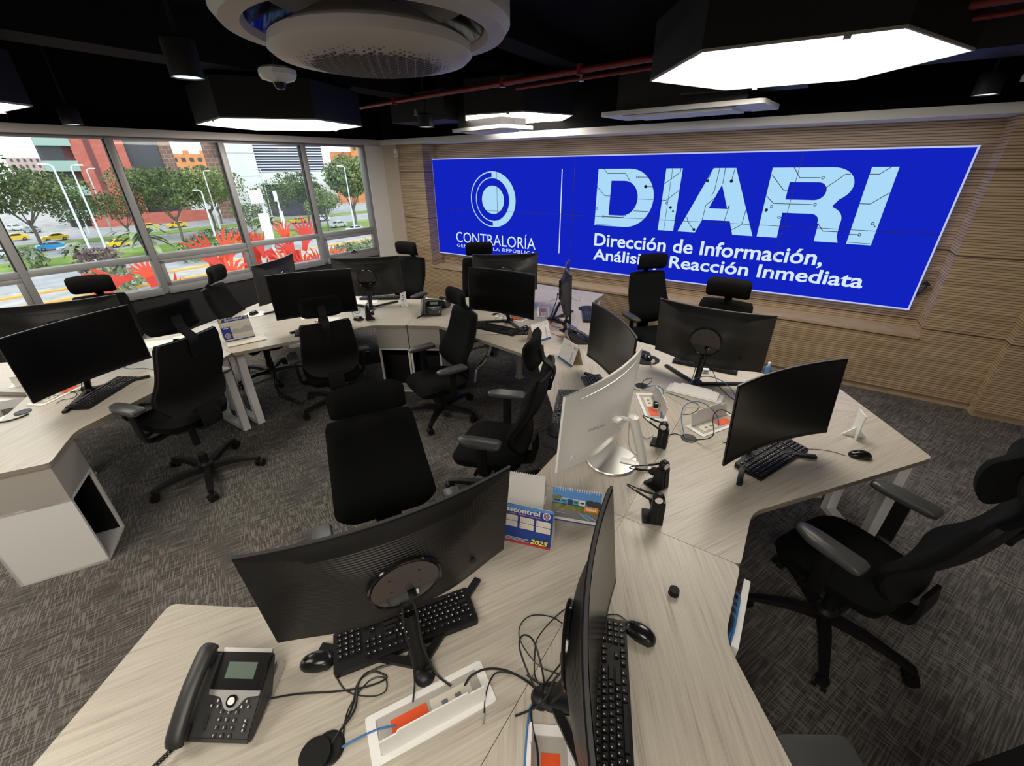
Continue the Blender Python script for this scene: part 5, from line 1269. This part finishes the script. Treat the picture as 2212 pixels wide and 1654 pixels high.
tag(b.build('cable_sleeve', [M['white_cable'], M['black_cable']]), 'white and black cable sleeve hanging under the far desk', 'cable sleeve')
b = MB()
for k in range(6): b.tube([(1.02 + .02 * k, -3.62, .66), (1.05 + .03 * k, -3.60 - .02 * k, .35), (1.10 + .02 * (k % 3), -3.66, .10 + .02 * k), (1.16 + .03 * k, -3.58 + .03 * (k % 2), .01), (1.24, -3.64 + .04 * k, .008)], .004, 5)
tag(b.build('cable_bundle', M['black_cable']), 'cable bundle falling to the carpet beside the white portal legs', 'cable')
b = MB()
for k in range(4): b.tube([(5.165, -4.12 - .03 * k, .70), (5.185, -4.16 - .03 * k, .72), (5.187, -4.25 - .02 * k, .69), (5.175, -4.33, .70 - .02 * k)], .004, 5)
tag(b.build('cable_bundle', M['blue_cable']), 'blue network cables packed behind the white side panel of the near right desk', 'cable')
b = MB(); b.cyl((4.985, -4.28, DZ + .0005), (4.985, -4.28, DZ + .022), .019, .017, seg=20); tag(b.build('cable_weight', M['matt']), 'small round black cable weight behind the far end of the edge-on monitor', 'cable weight')

cmats = {'black': 'black_cable', 'blue': 'blue_cable', 'red': 'red_cable', 'white': 'white_cable'}
LIFT = {3: .05, 5: .11, 7: .03, 12: .10, 13: .09, 14: .08, 15: .05, 17: .05}
for ci, (n, lb, c, r, P) in enumerate(CABLES):
    lift = LIFT.get(ci, 0); N = len(P) - 1
    camp = Vector((5.0621, -5.4138, 2.0894)); pts = []
    for k, (x, y) in enumerate(P):
        z = DZ + r + .001
        h = lift * math.sin(PI * k / N) ** 1.0
        v = Vector((x, y, z)); v = v + (camp - v) * (h / (camp.z - z)) if h else v
        pts.append(tuple(v))
    b = MB(); b.tube(pts, r, 6, 5)
    if ci == 4: b.mi = 1; b.cyl((pts[0][0], pts[0][1], DZ + .004), (pts[0][0] + .012, pts[0][1] - .022, DZ + .004), .0035, seg=8)
    tag(b.build(n, [M[cmats[c]], M['silver']]), lb, 'cable')

# ================================================================ THE STREET OUTSIDE
GZ = -6.0
E_ = dict(plaza=mat('pale_plaza_paving', (0.33, 0.32, 0.31), .9, noise=.25, nscale=.8), road=mat('road_asphalt', (0.30, 0.30, 0.31), .9, noise=.15, nscale=.5), lawn=mat_foliage('lawn_grass', (0.13, 0.21, 0.035), (0.23, 0.32, 0.08), .6), kerb=mat('orange_kerb', (0.70, 0.36, 0.06), .8),
 leaf1=mat_foliage('tree_leaves_dark', (0.05, 0.075, 0.032), (0.165, 0.21, 0.085), .55), leaf2=mat_foliage('tree_leaves_light', (0.10, 0.14, 0.05), (0.25, 0.31, 0.13), .6), leaf3=mat_foliage('shrub_leaves_grey', (0.12, 0.16, 0.08), (0.30, 0.34, 0.19), .9), plum=mat_foliage('plum_shrub', (0.10, 0.07, 0.07), (0.24, 0.18, 0.16), 1.5), bark=mat('bark', (0.17, 0.14, 0.11), .9),
 redb=mat_brick('red_brick_facade', (0.43, 0.115, 0.085), (0.50, 0.15, 0.11), (0.40, 0.13, 0.10), 1.0, .8, .35, .015), dstripe=mat('dark_facade_stripe', (0.16, 0.05, 0.05), .7), green=mat('pale_green_glass_balcony', (0.30, 0.42, 0.37), .35), dglass=mat('dark_tower_glass', (0.055, 0.058, 0.068), .2), brown=mat_brick('brown_window_facade', (0.17, 0.10, 0.08), (0.24, 0.14, 0.11), (0.32, 0.25, 0.2), .6, .6, .4, .03),
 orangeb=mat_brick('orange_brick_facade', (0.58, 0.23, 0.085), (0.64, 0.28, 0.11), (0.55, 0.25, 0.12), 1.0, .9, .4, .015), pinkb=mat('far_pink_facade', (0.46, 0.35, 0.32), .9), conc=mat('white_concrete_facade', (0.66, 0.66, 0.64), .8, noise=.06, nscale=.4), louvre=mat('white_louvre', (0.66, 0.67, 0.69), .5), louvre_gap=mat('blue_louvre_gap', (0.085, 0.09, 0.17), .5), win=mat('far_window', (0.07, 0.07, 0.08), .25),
 pole=mat('pale_lamp_post', (0.62, 0.66, 0.68), .45), redmetal=mat('red_painted_sheet', (0.50, 0.026, 0.012), .45), redmetal2=mat('orange_red_painted_sheet', (0.62, 0.055, 0.016), .45),
 taxi=mat('taxi_yellow', (0.80, 0.52, 0.03), .3), carblue=mat('car_blue', (0.04, 0.30, 0.62), .3), carwhite=mat('car_white', (0.72, 0.73, 0.74), .3), cargrey=mat('car_grey', (0.30, 0.31, 0.32), .3), tyre=mat('tyre', (0.02, 0.02, 0.02), .8), carglass=mat('car_glass', (0.03, 0.035, 0.04), .1))
def strip(name, x0, x1, m, lb, z=0.0):
    b = MB(); b.box(((x0 + x1) / 2, 30, GZ - .5 + z), (x1 - x0, 300, 1.0)); struct(b.build(name, E_[m], smooth=0), lb)
strip('ground', -420, -1.5, 'plaza', 'pale paved ground around the building')
strip('road', -49, -43.5, 'road', 'near roadway', .02); strip('lawn', -60.5, -50.5, 'lawn', 'near green verge', .06); strip('road', -70.3, -61.5, 'road', 'middle roadway', .02)
strip('lawn', -75.3, -71, 'lawn', 'middle green verge', .06); strip('road', -87, -76, 'road', 'far roadway', .02)
for q, x in enumerate((-37.5, -32.5, -41.5)):
    b = MB(); b.box((x, 10, GZ + .06), (.35, 120, .12)); struct(b.build('kerb', E_['kerb'], smooth=0), 'orange painted kerb line')

def leaves(b, cx, cy, cz, rx, ry, rz, n, s):
    for _ in range(n):
        while True:
            p = Vector((random.uniform(-1, 1), random.uniform(-1, 1), random.uniform(-1, 1)))
            if .25 < p.length < 1: break
        p *= (.75 + .35 * random.random()) / max(.6, p.length) if p.length < .6 else 1
        c = Vector((cx + p.x * rx, cy + p.y * ry, cz + p.z * rz)); u = Vector((random.gauss(0, 1), random.gauss(0, 1), random.gauss(0, .7))).normalized(); w = u.orthogonal().normalized(); w.rotate(Matrix.Rotation(random.uniform(0, 6.28), 3, u)); v = u.cross(w); k = s * random.uniform(.6, 1.4)
        b.quad([c - w * k - v * k * .1, c + v * k * .55, c + w * k, c - v * k * .55])
def tree(label, x, y, h, wd, leaf, n=1500, trunk=.38, dense=1.0, seed=1, group='street trees'):
    random.seed(seed)
    t = thing('tree', label, 'tree', (x, y, GZ), 0, group)
    b = MB(); th = h * trunk; br = []
    b.tube([(0, 0, 0), (.1, .1, th * .5), (0, 0, th)], h * .018, 7, 3)
    for k in range(6):
        a = k * 1.05 + random.random() * .5; L = wd * .34 * random.uniform(.7, 1.1); e = (L * math.cos(a), L * math.sin(a), h * random.uniform(.55, .82)); br.append(e)
        b.tube([(0, 0, th * .8), (e[0] * .5, e[1] * .5, th + (e[2] - th) * .45), e], h * .008, 5, 3)
    b.build('trunk', E_['bark'], t, smooth=60)
    c = MB()
    leaves(c, 0, 0, h * .70, wd * .36, wd * .36, h * .28, int(n * .7), h * .021)
    for e in br: leaves(c, e[0], e[1], e[2], wd * .24, wd * .24, h * .17, int(n * .17), h * .021)
    c.build('crown', E_[leaf], t, smooth=0, recalc=False)
    return t
TR = [('big dark tree at the left edge before the green balconies', -68.9, 6.6, 9.0, 13, 'leaf1', 2600, .36), ('tree half out of the photo at the left edge', -64.3, 2.0, 12.0, 8.5, 'leaf1', 1800, .3), ('low tree behind the yellow taxi and lamp posts', -73.1, 11.6, 5.8, 6.5, 'leaf1', 1100, .3), ('spreading tree in front of the red tower foot', -68.2, 14.9, 6.2, 8, 'leaf1', 1500, .3),
 ('dense tree right of the first mullion below the dark tower', -62.9, 18.7, 8.8, 9.5, 'leaf1', 2400, .32), ('airy tree below the orange apartment block', -66.8, 24.6, 9.0, 9, 'leaf2', 1700, .35), ('dark low tree behind the telecom cabinets', -54.2, 23.9, 4.6, 5, 'leaf1', 1300, .2), ('thin-crowned tree under the louvred facade', -60.3, 31.2, 7.0, 8, 'leaf1', 700, .3),
 ('pale green round tree right of the third mullion', -53.0, 33.6, 5.9, 5.4, 'leaf2', 1700, .3), ('tall light tree by the white end column', -52.6, 38.2, 10.2, 7.5, 'leaf2', 2600, .3), ('tree between the louvred facade and the tall light tree', -62.9, 37.0, 8.0, 8, 'leaf1', 1300, .3), ('tree behind the pavement left of the white tower', -78, 30.5, 8, 9, 'leaf1', 1100, .3)]
for i, (lb, x, y, h, w, lf, n, tk) in enumerate(TR): tree(lb, x, y, h, w, lf, n, tk, seed=20 + i)
def shrub(label, x, y, w, h, leaf, n, seed):
    random.seed(seed); b = MB()
    leaves(b, 0, 0, h * .45, w / 2, w / 2, h * .55, n, h * .11); o = b.build('shrub', E_[leaf], smooth=0, recalc=False); o.location = (x, y, GZ); tag(o, label, 'shrub', 'shrubs on the verges')
shrub('round plum coloured shrub at the foot of the lamp posts', -46.2, 6.0, 3.6, 2.2, 'plum', 500, 3); shrub('grey green shrub behind the left headrest', -38, 4.4, 4.2, 1.7, 'leaf3', 500, 4); shrub('long grey green shrub in the lowest right light', -31, 20.9, 4.6, 1.8, 'leaf3', 700, 5); shrub('grey green shrub beside the white car', -32, 24.0, 4.2, 1.6, 'leaf3', 600, 6)
shrub('hedge patch left of the middle red sculpture', -50.5, 16.4, 5.5, 1.6, 'leaf1', 500, 7); shrub('grey green agave bed beside the red hands', -45, 13.2, 4.0, 1.6, 'leaf3', 400, 8); shrub('shrub below the big dark tree', -55, 3.0, 3.0, 2.0, 'leaf3', 300, 9); shrub('dark hedge before the middle lawn', -58.5, 21.5, 6, 1.4, 'leaf1', 500, 10)
def palm(label, x, y, h, r, seed):
    random.seed(seed); t = thing('palm', label, 'palm', (x, y, GZ), 0, 'palms on the verges')
    b = MB(); b.tube([(0, 0, 0), (.05, 0, h * .6)], .16, 7, 1); b.build('trunk', E_['bark'], t)
    c = MB()
    for k in range(22):
        a = k * .9 + random.random() * .3; up = random.uniform(.2, 1.2); pts = [Vector((math.cos(a) * r * q, math.sin(a) * r * q, h * .6 + r * (up * q - .9 * q * q))) for q in (0, .25, .5, .75, 1)]
        sd = Vector((-math.sin(a), math.cos(a), 0)); wd = [.05, .22, .25, .16, .02]
        for i in range(4): c.quad([pts[i] - sd * r * wd[i] * .5, pts[i + 1] - sd * r * wd[i + 1] * .5, pts[i + 1] + sd * r * wd[i + 1] * .5, pts[i] + sd * r * wd[i] * .5])
    c.build('fronds', E_['leaf3'], t, smooth=0, recalc=False)
palm('large low palm below the first mullion', -52.6, 11.6, 3.0, 3.0, 2); palm('small palm on the near verge under the blue car', -54, 6.4, 2.2, 1.4, 3); palm('palm behind the telecom mast', -45, 21.0, 4.6, 2.2, 4)

def building(name, label, x, y, rz): return thing(name, label, 'building', (x, y, GZ), R(rz))
t = building('office_tower', 'red brick tower with pale green balconies and a dark glass side', -92.97, 18.9, 74.2)
b = MB(); b.box((3.25, 5, 13), (6.5, 10, 26)); b.build('wall', E_['redb'], t, smooth=0, label='red brick wall'); b = MB(); b.box((2.05, -.02, 13), (.75, .1, 26)); b.build('wall_stripe', E_['dstripe'], t, smooth=0)
b = MB(); b.box((-2.0, 6, 13), (4.0, 9, 26)); b.build('wall', E_['win'], t, smooth=0, label='dark window wall')
b = MB(); b.box((8.8, 6.5, 13), (4.6, 9, 26)); 
b.build('wall', E_['dglass'], t, smooth=0, label='dark glass wall'); b = MB(); b.box((12.0, 5.5, 13), (1.8, 8, 26)); b.build('wall', E_['brown'], t, smooth=0, label='brown side wall')
for k in range(7):
    b = MB(); b.box((-1.85, .8, 1.9 + 3.5 * k), (4.0, 1.8, 1.5)); b.build('balcony', E_['green'], t, smooth=0)
    b = MB(); b.box((-.6, 1.4, 3.6 + 3.5 * k), (1.0, .3, 1.9)); b.build('balcony_pier', E_['dstripe'], t, smooth=0)
b = MB(); b.box((6.8, -2.5, .9), (16, .6, 1.8)); b.build('base_wall', E_['redb'], t, smooth=0)
def windows(t, x0, x1, z0, z1, nx, nz, w, h, y=-.04):
    p = None
    for i in range(nx):
        for k in range(nz):
            if p is None: m = MB(); m.box((0, 0, 0), (w, .12, h)); p = m.build('window', E_['win'], t, smooth=0); o = p
            else: o = p.copy(); COL.objects.link(o); o.parent = t
            o.location = (x0 + (x1 - x0) * (i + .5) / nx, y, z0 + (z1 - z0) * (k + .5) / nz)
t = building('apartment_block', 'low orange brick apartment block behind the trees', -154.7, 52.7, 67)
b = MB(); b.box((8.5, 5, 6.2), (17.5, 10, 12.4)); b.build('wall', E_['orangeb'], t, smooth=0); windows(t, .5, 16.5, 7.2, 12.2, 8, 2, 1.0, 1.1)
for k in range(4): b = MB(); b.box((2.2 + 4.3 * k, 3, 12.9), (1.6, 2, 1.0)); b.build('chimney', E_['orangeb'], t, smooth=0)
t = building('louvred_building', 'white concrete building with long blue-grey louvres', -80.61, 35.63, 59.8)
b = MB(); b.box((2.1, 6, 9), (4.2, 12, 18)); b.build('wall', E_['conc'], t, smooth=0, label='white concrete tower'); b = MB(); b.box((9.7, 7, 12.8), (11.2, 12, 10.4)); b.build('wall', E_['louvre_gap'], t, smooth=0, label='dark blue wall behind the louvres'); b = MB(); b.box((9.7, 6.6, 6.7), (11.6, 12.4, 2.0)); b.build('wall', E_['conc'], t, smooth=0, label='white band under the louvres'); b = MB(); b.box((9, 8, 2.8), (10, 10, 5.8)); b.build('wall', E_['win'], t, smooth=0, label='dark ground floor')
for k in range(24): b = MB(); b.box((9.7, .75, 7.85 + .42 * k), (11.3, .5, .16)); b.build('louvre', E_['louvre'], t, smooth=0)
for k in range(4): b = MB(); b.box((2.1, -.03, 3.6 + k * 3.6), (4.2, .1, .12)); b.build('wall_joint', E_['louvre'], t, smooth=0)
b = MB(); b.box((-1.9, 9, 6.2), (3.8, 9, 12.4)); b.build('wall', E_['brown'], t, smooth=0, label='brown window side'); b = MB(); b.box((-1.2, 7, 14.5), (2.6, 9, 4.0)); b.build('wall', E_['louvre'], t, smooth=0, label='pale upper side')
t = building('brick_house_block', 'orange brick houses with a small turret at the right of the windows', -100.64, 70.26, 52)
b = MB(); b.box((5.5, 4, 6.0), (11, 8, 12)); b.build('wall', E_['orangeb'], t, smooth=0); b = MB(); b.box((7.6, 2, 7.5), (5, 6, 15.4)); b.build('wall', E_['orangeb'], t, smooth=0, label='taller orange brick wing'); windows(t, 5.4, 9.8, 8.5, 14.8, 3, 2, .8, 1.6, -1.05); windows(t, .4, 4.8, 7.5, 11.5, 3, 1, .8, 1.6)
b = MB(); b.cyl((3.2, -.6, 7.0), (3.2, -.6, 10.5), 1.1, seg=8); b.cyl((3.2, -.6, 10.5), (3.2, -.6, 12.0), 1.3, .05, seg=8); b.build('turret', E_['dstripe'], t, smooth=0)
t = building('distant_block', 'hazy pink apartment blocks above the left tree', -192, 28.6, 80)
b = MB(); b.box((4, 4, 6), (9, 8, 12)); b.build('wall', E_['pinkb'], t, smooth=0); windows(t, 0, 8, 7.4, 12, 6, 3, .5, .8)
t = building('distant_block', 'pale yellow house left of the orange brick houses', -108, 66, 55)
b = MB(); b.box((4, 4, 4.8), (7, 8, 9.8)); b.build('wall', E_['conc'], t, smooth=0); windows(t, .5, 7.5, 6, 9.4, 4, 1, .8, 1.0)

def lamppost(label, x, y, top, rz, r=.11, arm=.45):
    t = thing('street_lamp', label, 'street lamp', (x, y, GZ), R(rz), 'street lamps'); h = top - GZ
    b = MB(); b.cyl((0, 0, 0), (0, 0, h), r, r * .55, seg=10); b.build('pole', E_['pole'], t)
    b = MB(); b.tube([(0, 0, h - .1), (arm * .4, 0, h + .10), (arm, 0, h + .12)], r * .5, 6, 3); b.build('arm', E_['pole'], t); b = MB(); b.box((arm + .15, 0, h + .13), (.62, .3, .14), bev=.04); b.build('lamp_head', E_['pole'], t)
for a in [('tall street lamp, leftmost of the pair before the green balconies', -50.6, 6.7, 2.55, -110, .12), ('tall street lamp with a double head right of the leftmost pair', -52.3, 8.25, 2.5, 75, .11), ('street lamp in front of the red brick wall', -72.4, 14.4, 2.3, 80, .11), ('short street lamp with a camera head below the orange block', -55.9, 19.8, -.1, -100, .14, .4), ('slim street lamp right of the short camera post', -59.3, 22.1, 1.9, 80, .10, .3), ('street lamp with a curved arm before the louvres', -60.9, 30.2, 2.1, -120, .10), ('street lamp in front of the tall light tree', -47.7, 34.2, 2.3, -120, .10), ('thin distant street lamp between the two tall ones', -82.7, 14.4, .7, -100, .1)]: lamppost(*a)
t = thing('telecom_mast', 'white telecom mast with cabinets and panel antennas behind the red hands', 'mast', (-37.4, 16.9, GZ), R(60))
b = MB(); b.cyl((0, 0, 0), (0, 0, 6.6), .13, seg=10); b.cyl((1.3, 0, 0), (1.3, 0, 6.2), .07, seg=8); b.build('pole', E_['pole'], t); b = MB(); b.box((-.35, -.2, 5.9), (1.0, .6, 1.1), bev=.03); b.build('cabinet', E_['carwhite'], t)
b = MB(); b.box((-.15, -.35, 3.2), (.85, .4, 2.6), bev=.03); b.build('cabinet', E_['carwhite'], t); b = MB(); b.box((1.35, -.2, 3.3), (.3, .2, 2.6), bev=.03); b.build('antenna_panel', E_['carwhite'], t); b = MB(); b.box((1.2, -.2, 5.9), (.3, .2, .9), bev=.02); b.build('antenna_panel', E_['carwhite'], t)

def make_car(label):
    t = thing('car', label, 'car', (0, 0, 0), 0, 'cars on the road outside')
    b = MB()
    prof = [(-2.05, .32), (-2.1, .72), (-1.95, .95), (-1.2, 1.0), (-.85, 1.02), (1.35, 1.0), (1.95, .98), (2.1, .75), (2.05, .32)]
    roof = [(-.95, 1.0), (-.35, 1.45), (.9, 1.48), (1.65, 1.0)]
    def ext(P, w0, w1, mt=0):
        b.mi = mt; A = [b.bm.verts.new((x, -w0 if z < 1.2 else -w1, z)) for x, z in P]; B = [b.bm.verts.new((x, w0 if z < 1.2 else w1, z)) for x, z in P]
        fs = [b.bm.faces.new(A), b.bm.faces.new(B[::-1])]
        for i in range(len(P)): j = (i + 1) % len(P); fs.append(b.bm.faces.new((A[i], A[j], B[j], B[i])))
    ext(prof, .85, .85); ext(roof, .78, .62); b.build('car_body', E_['taxi'], t, smooth=25)
    b = MB()
    for sg in (-1, 1): b.quad([(-.70, sg * .775, 1.03), (1.30, sg * .775, 1.03), (.82, sg * .645, 1.41), (-.30, sg * .645, 1.39)])
    b.quad([(-.93, -.70, 1.05), (-.93, .70, 1.05), (-.42, .58, 1.42), (-.42, -.58, 1.42)]); b.quad([(1.60, -.68, 1.07), (1.60, .68, 1.07), (1.02, .56, 1.43), (1.02, -.56, 1.43)])
    for v in b.bm.verts: v.co.x += -.03 if v.co.x < -.4 and abs(v.co.y) < .71 and v.co.x < -.41 else (.03 if v.co.x > 1.0 and abs(v.co.y) < .70 else 0); v.co.y *= 1.012
    b.build('glazing', E_['carglass'], t, smooth=0)
    for x in (-1.3, 1.3):
        for sg in (-1, 1): b = MB(); b.cyl((x, sg * .70, .31), (x, sg * .88, .31), .31, seg=18); b.mi = 1; b.cyl((x, sg * .881, .31), (x, sg * .89, .31), .17, seg=14); b.build('wheel', [E_['tyre'], E_['cargrey']], t)
    t.scale = (.78, .78, .78)
    return t
CARS = [('taxi', -77.3, 9.6, 90, 'yellow taxi on the far roadway above the blue car'), ('carblue', -67.6, 7.2, 88, 'bright blue car on the middle roadway'), ('cargrey', -63.4, 8.1, 93, 'grey car with white wheel behind the blue car'), ('taxi', -82.0, 6.7, 90, 'yellow taxi partly behind the left tree'), ('taxi', -79.5, 20.6, 90, 'yellow taxi at the foot of the red tower'), ('taxi', -63.2, 12.4, 270, 'yellow taxi beside the large low palm'),
 ('carwhite', -55.6, 37.2, 90, 'white car on the road before the tall light tree'), ('carwhite', -48.6, 34.9, 90, 'white car nearest on the road by the right lamp post'), ('taxi', -66.5, 37.5, 90, 'yellow taxi seen between the mast and the louvred building'), ('carwhite', -66.0, 41.5, 90, 'white car behind the pale round tree'), ('carwhite', -98, 9.3, 20, 'white parked car at the left beyond the trees'), ('carwhite', -97, 7.4, 20, 'white parked car leftmost beyond the trees'), ('cargrey', -92, 10.2, 15, 'dark parked car beyond the trees'), ('carwhite', -65.5, 3.4, 270, 'pale car at the left edge of the lowest road'), ('taxi', -78.6, 24.2, 90, 'yellow taxi half hidden behind the airy tree')]
car0 = make_car(CARS[0][4])
for i, (m, x, y, rz, lb) in enumerate(CARS):
    c = car0 if i == 0 else dup(car0, (0, 0, 0), 0, lb)
    c.location = (x, y, GZ + .03); c.rotation_euler = (0, 0, R(rz))
    if x < -74: c.scale = (.62, .62, .62)
    for k in kids(c):
        if k.name.startswith('car_body'): k.material_slots[0].link = 'OBJECT'; k.material_slots[0].material = E_[m]

def hand_mesh(n, sp, wob, seed):
    random.seed(seed); out = [(-.10, -.62), (-.13, -.30), (-.20, -.12)]
    for k in range(n):
        a = -sp + 2 * sp * k / (n - 1); L = (.78 + .2 * math.cos(a * 1.1)) * random.uniform(.85, 1.1); g = sp / (n - 1)
        c0 = (math.sin(a - g * .62) * .34, math.cos(a - g * .62) * .34); m0 = (math.sin(a - g * .48) * L * .70, math.cos(a - g * .48) * L * .70); tip = (math.sin(a + wob * .12) * L, math.cos(a + wob * .12) * L); m1 = (math.sin(a + g * .55) * L * .68, math.cos(a + g * .55) * L * .68)
        out += [c0, m0, tip, m1]
    return out + [(.20, -.12), (.13, -.30), (.10, -.62)]
def sculpture(label, x, y, stems, hands):
    t = thing('hand_sculpture', label, 'sculpture', (x, y, GZ), R(70), 'red hand sculptures outside the window')
    for k, P in enumerate(stems): b = MB(); b.tube(P, (.16, .03), 4, 5, flat=(1, 0, 0)); b.build('stem', E_['redmetal'], t, smooth=30)
    for k, (hx, hy, hz, s, roll, yaw, n, sp) in enumerate(hands):
        b = MB(); P = hand_mesh(n, R(sp), 1 if k % 2 else -1, k + int(abs(hx) * 10)); b.prism([(p[0] * s, p[1] * s) for p in P], -.015, .015, PX); o = b.build('hand', E_['redmetal2' if k % 3 == 1 else 'redmetal'], t, smooth=0)
        o.location = (hx, hy, hz); o.rotation_euler = (0, R(roll), R(yaw))
sculpture('red hand sculpture behind the left headrest', -8.5, -1.9, [[(.1, 0, 0), (.15, 0, 3.5), (.35, 0, 5.3), (.3, 0, 5.7)], [(.45, .1, 0), (.5, .1, 4.0), (.55, .05, 5.6)]], [(-.42, -.05, 5.72, .66, -98, 8, 7, 62), (.30, .05, 5.75, .55, -20, -10, 6, 50), (.62, .1, 5.3, .5, 60, 12, 6, 50)])
sculpture('middle red hand sculpture with the wide open fan of fingers', -8.0, -.15, [[(0, 0, 0), (.05, 0, 3.5), (-.1, 0, 5.8), (-.05, 0, 6.2)], [(.5, .1, 0), (.5, .1, 4), (.75, .1, 6.0)]], [(-.15, -.1, 6.05, .72, -38, 10, 6, 44), (.25, 0, 6.1, .75, 32, -8, 6, 44), (.95, .1, 6.0, .62, -6, 15, 6, 40), (.72, .15, 6.2, .5, 10, 5, 6, 40), (.0, -.2, 5.2, .7, -70, 8, 7, 60), (.55, -.25, 5.25, .75, 130, 6, 7, 50), (-.6, -.1, 5.25, .62, -90, 10, 7, 60), (.2, -.05, 5.5, .7, 15, 0, 7, 60), (.95, 0, 5.3, .6, 40, 0, 6, 50)])
sculpture('right red hand sculpture with several upright hands', -7.2, 1.35, [[(0, 0, 0), (0, 0, 3.5), (-.3, 0, 5.6), (-.45, 0, 6.1)], [(.3, .1, 0), (.3, .1, 4), (.25, .1, 6.0)], [(.9, 0, 0), (.8, 0, 4), (.7, 0, 5.6)]], [(-.62, 0, 6.2, .48, -8, 8, 6, 40), (.08, .05, 6.4, .50, -10, -6, 6, 38), (.62, .1, 6.32, .62, 18, 6, 9, 66), (.1, 0, 6.0, .55, -35, 0, 7, 55), (-.1, -.1, 5.55, .6, -30, 4, 7, 55), (.35, -.1, 5.5, .6, 5, -8, 8, 60), (.75, -.1, 5.45, .62, 10, 10, 9, 62), (1.25, 0, 5.5, .60, 25, -6, 9, 60), (-.55, -.1, 5.3, .55, -40, 0, 7, 55), (.95, -.15, 5.0, .6, -15, 0, 8, 60)])
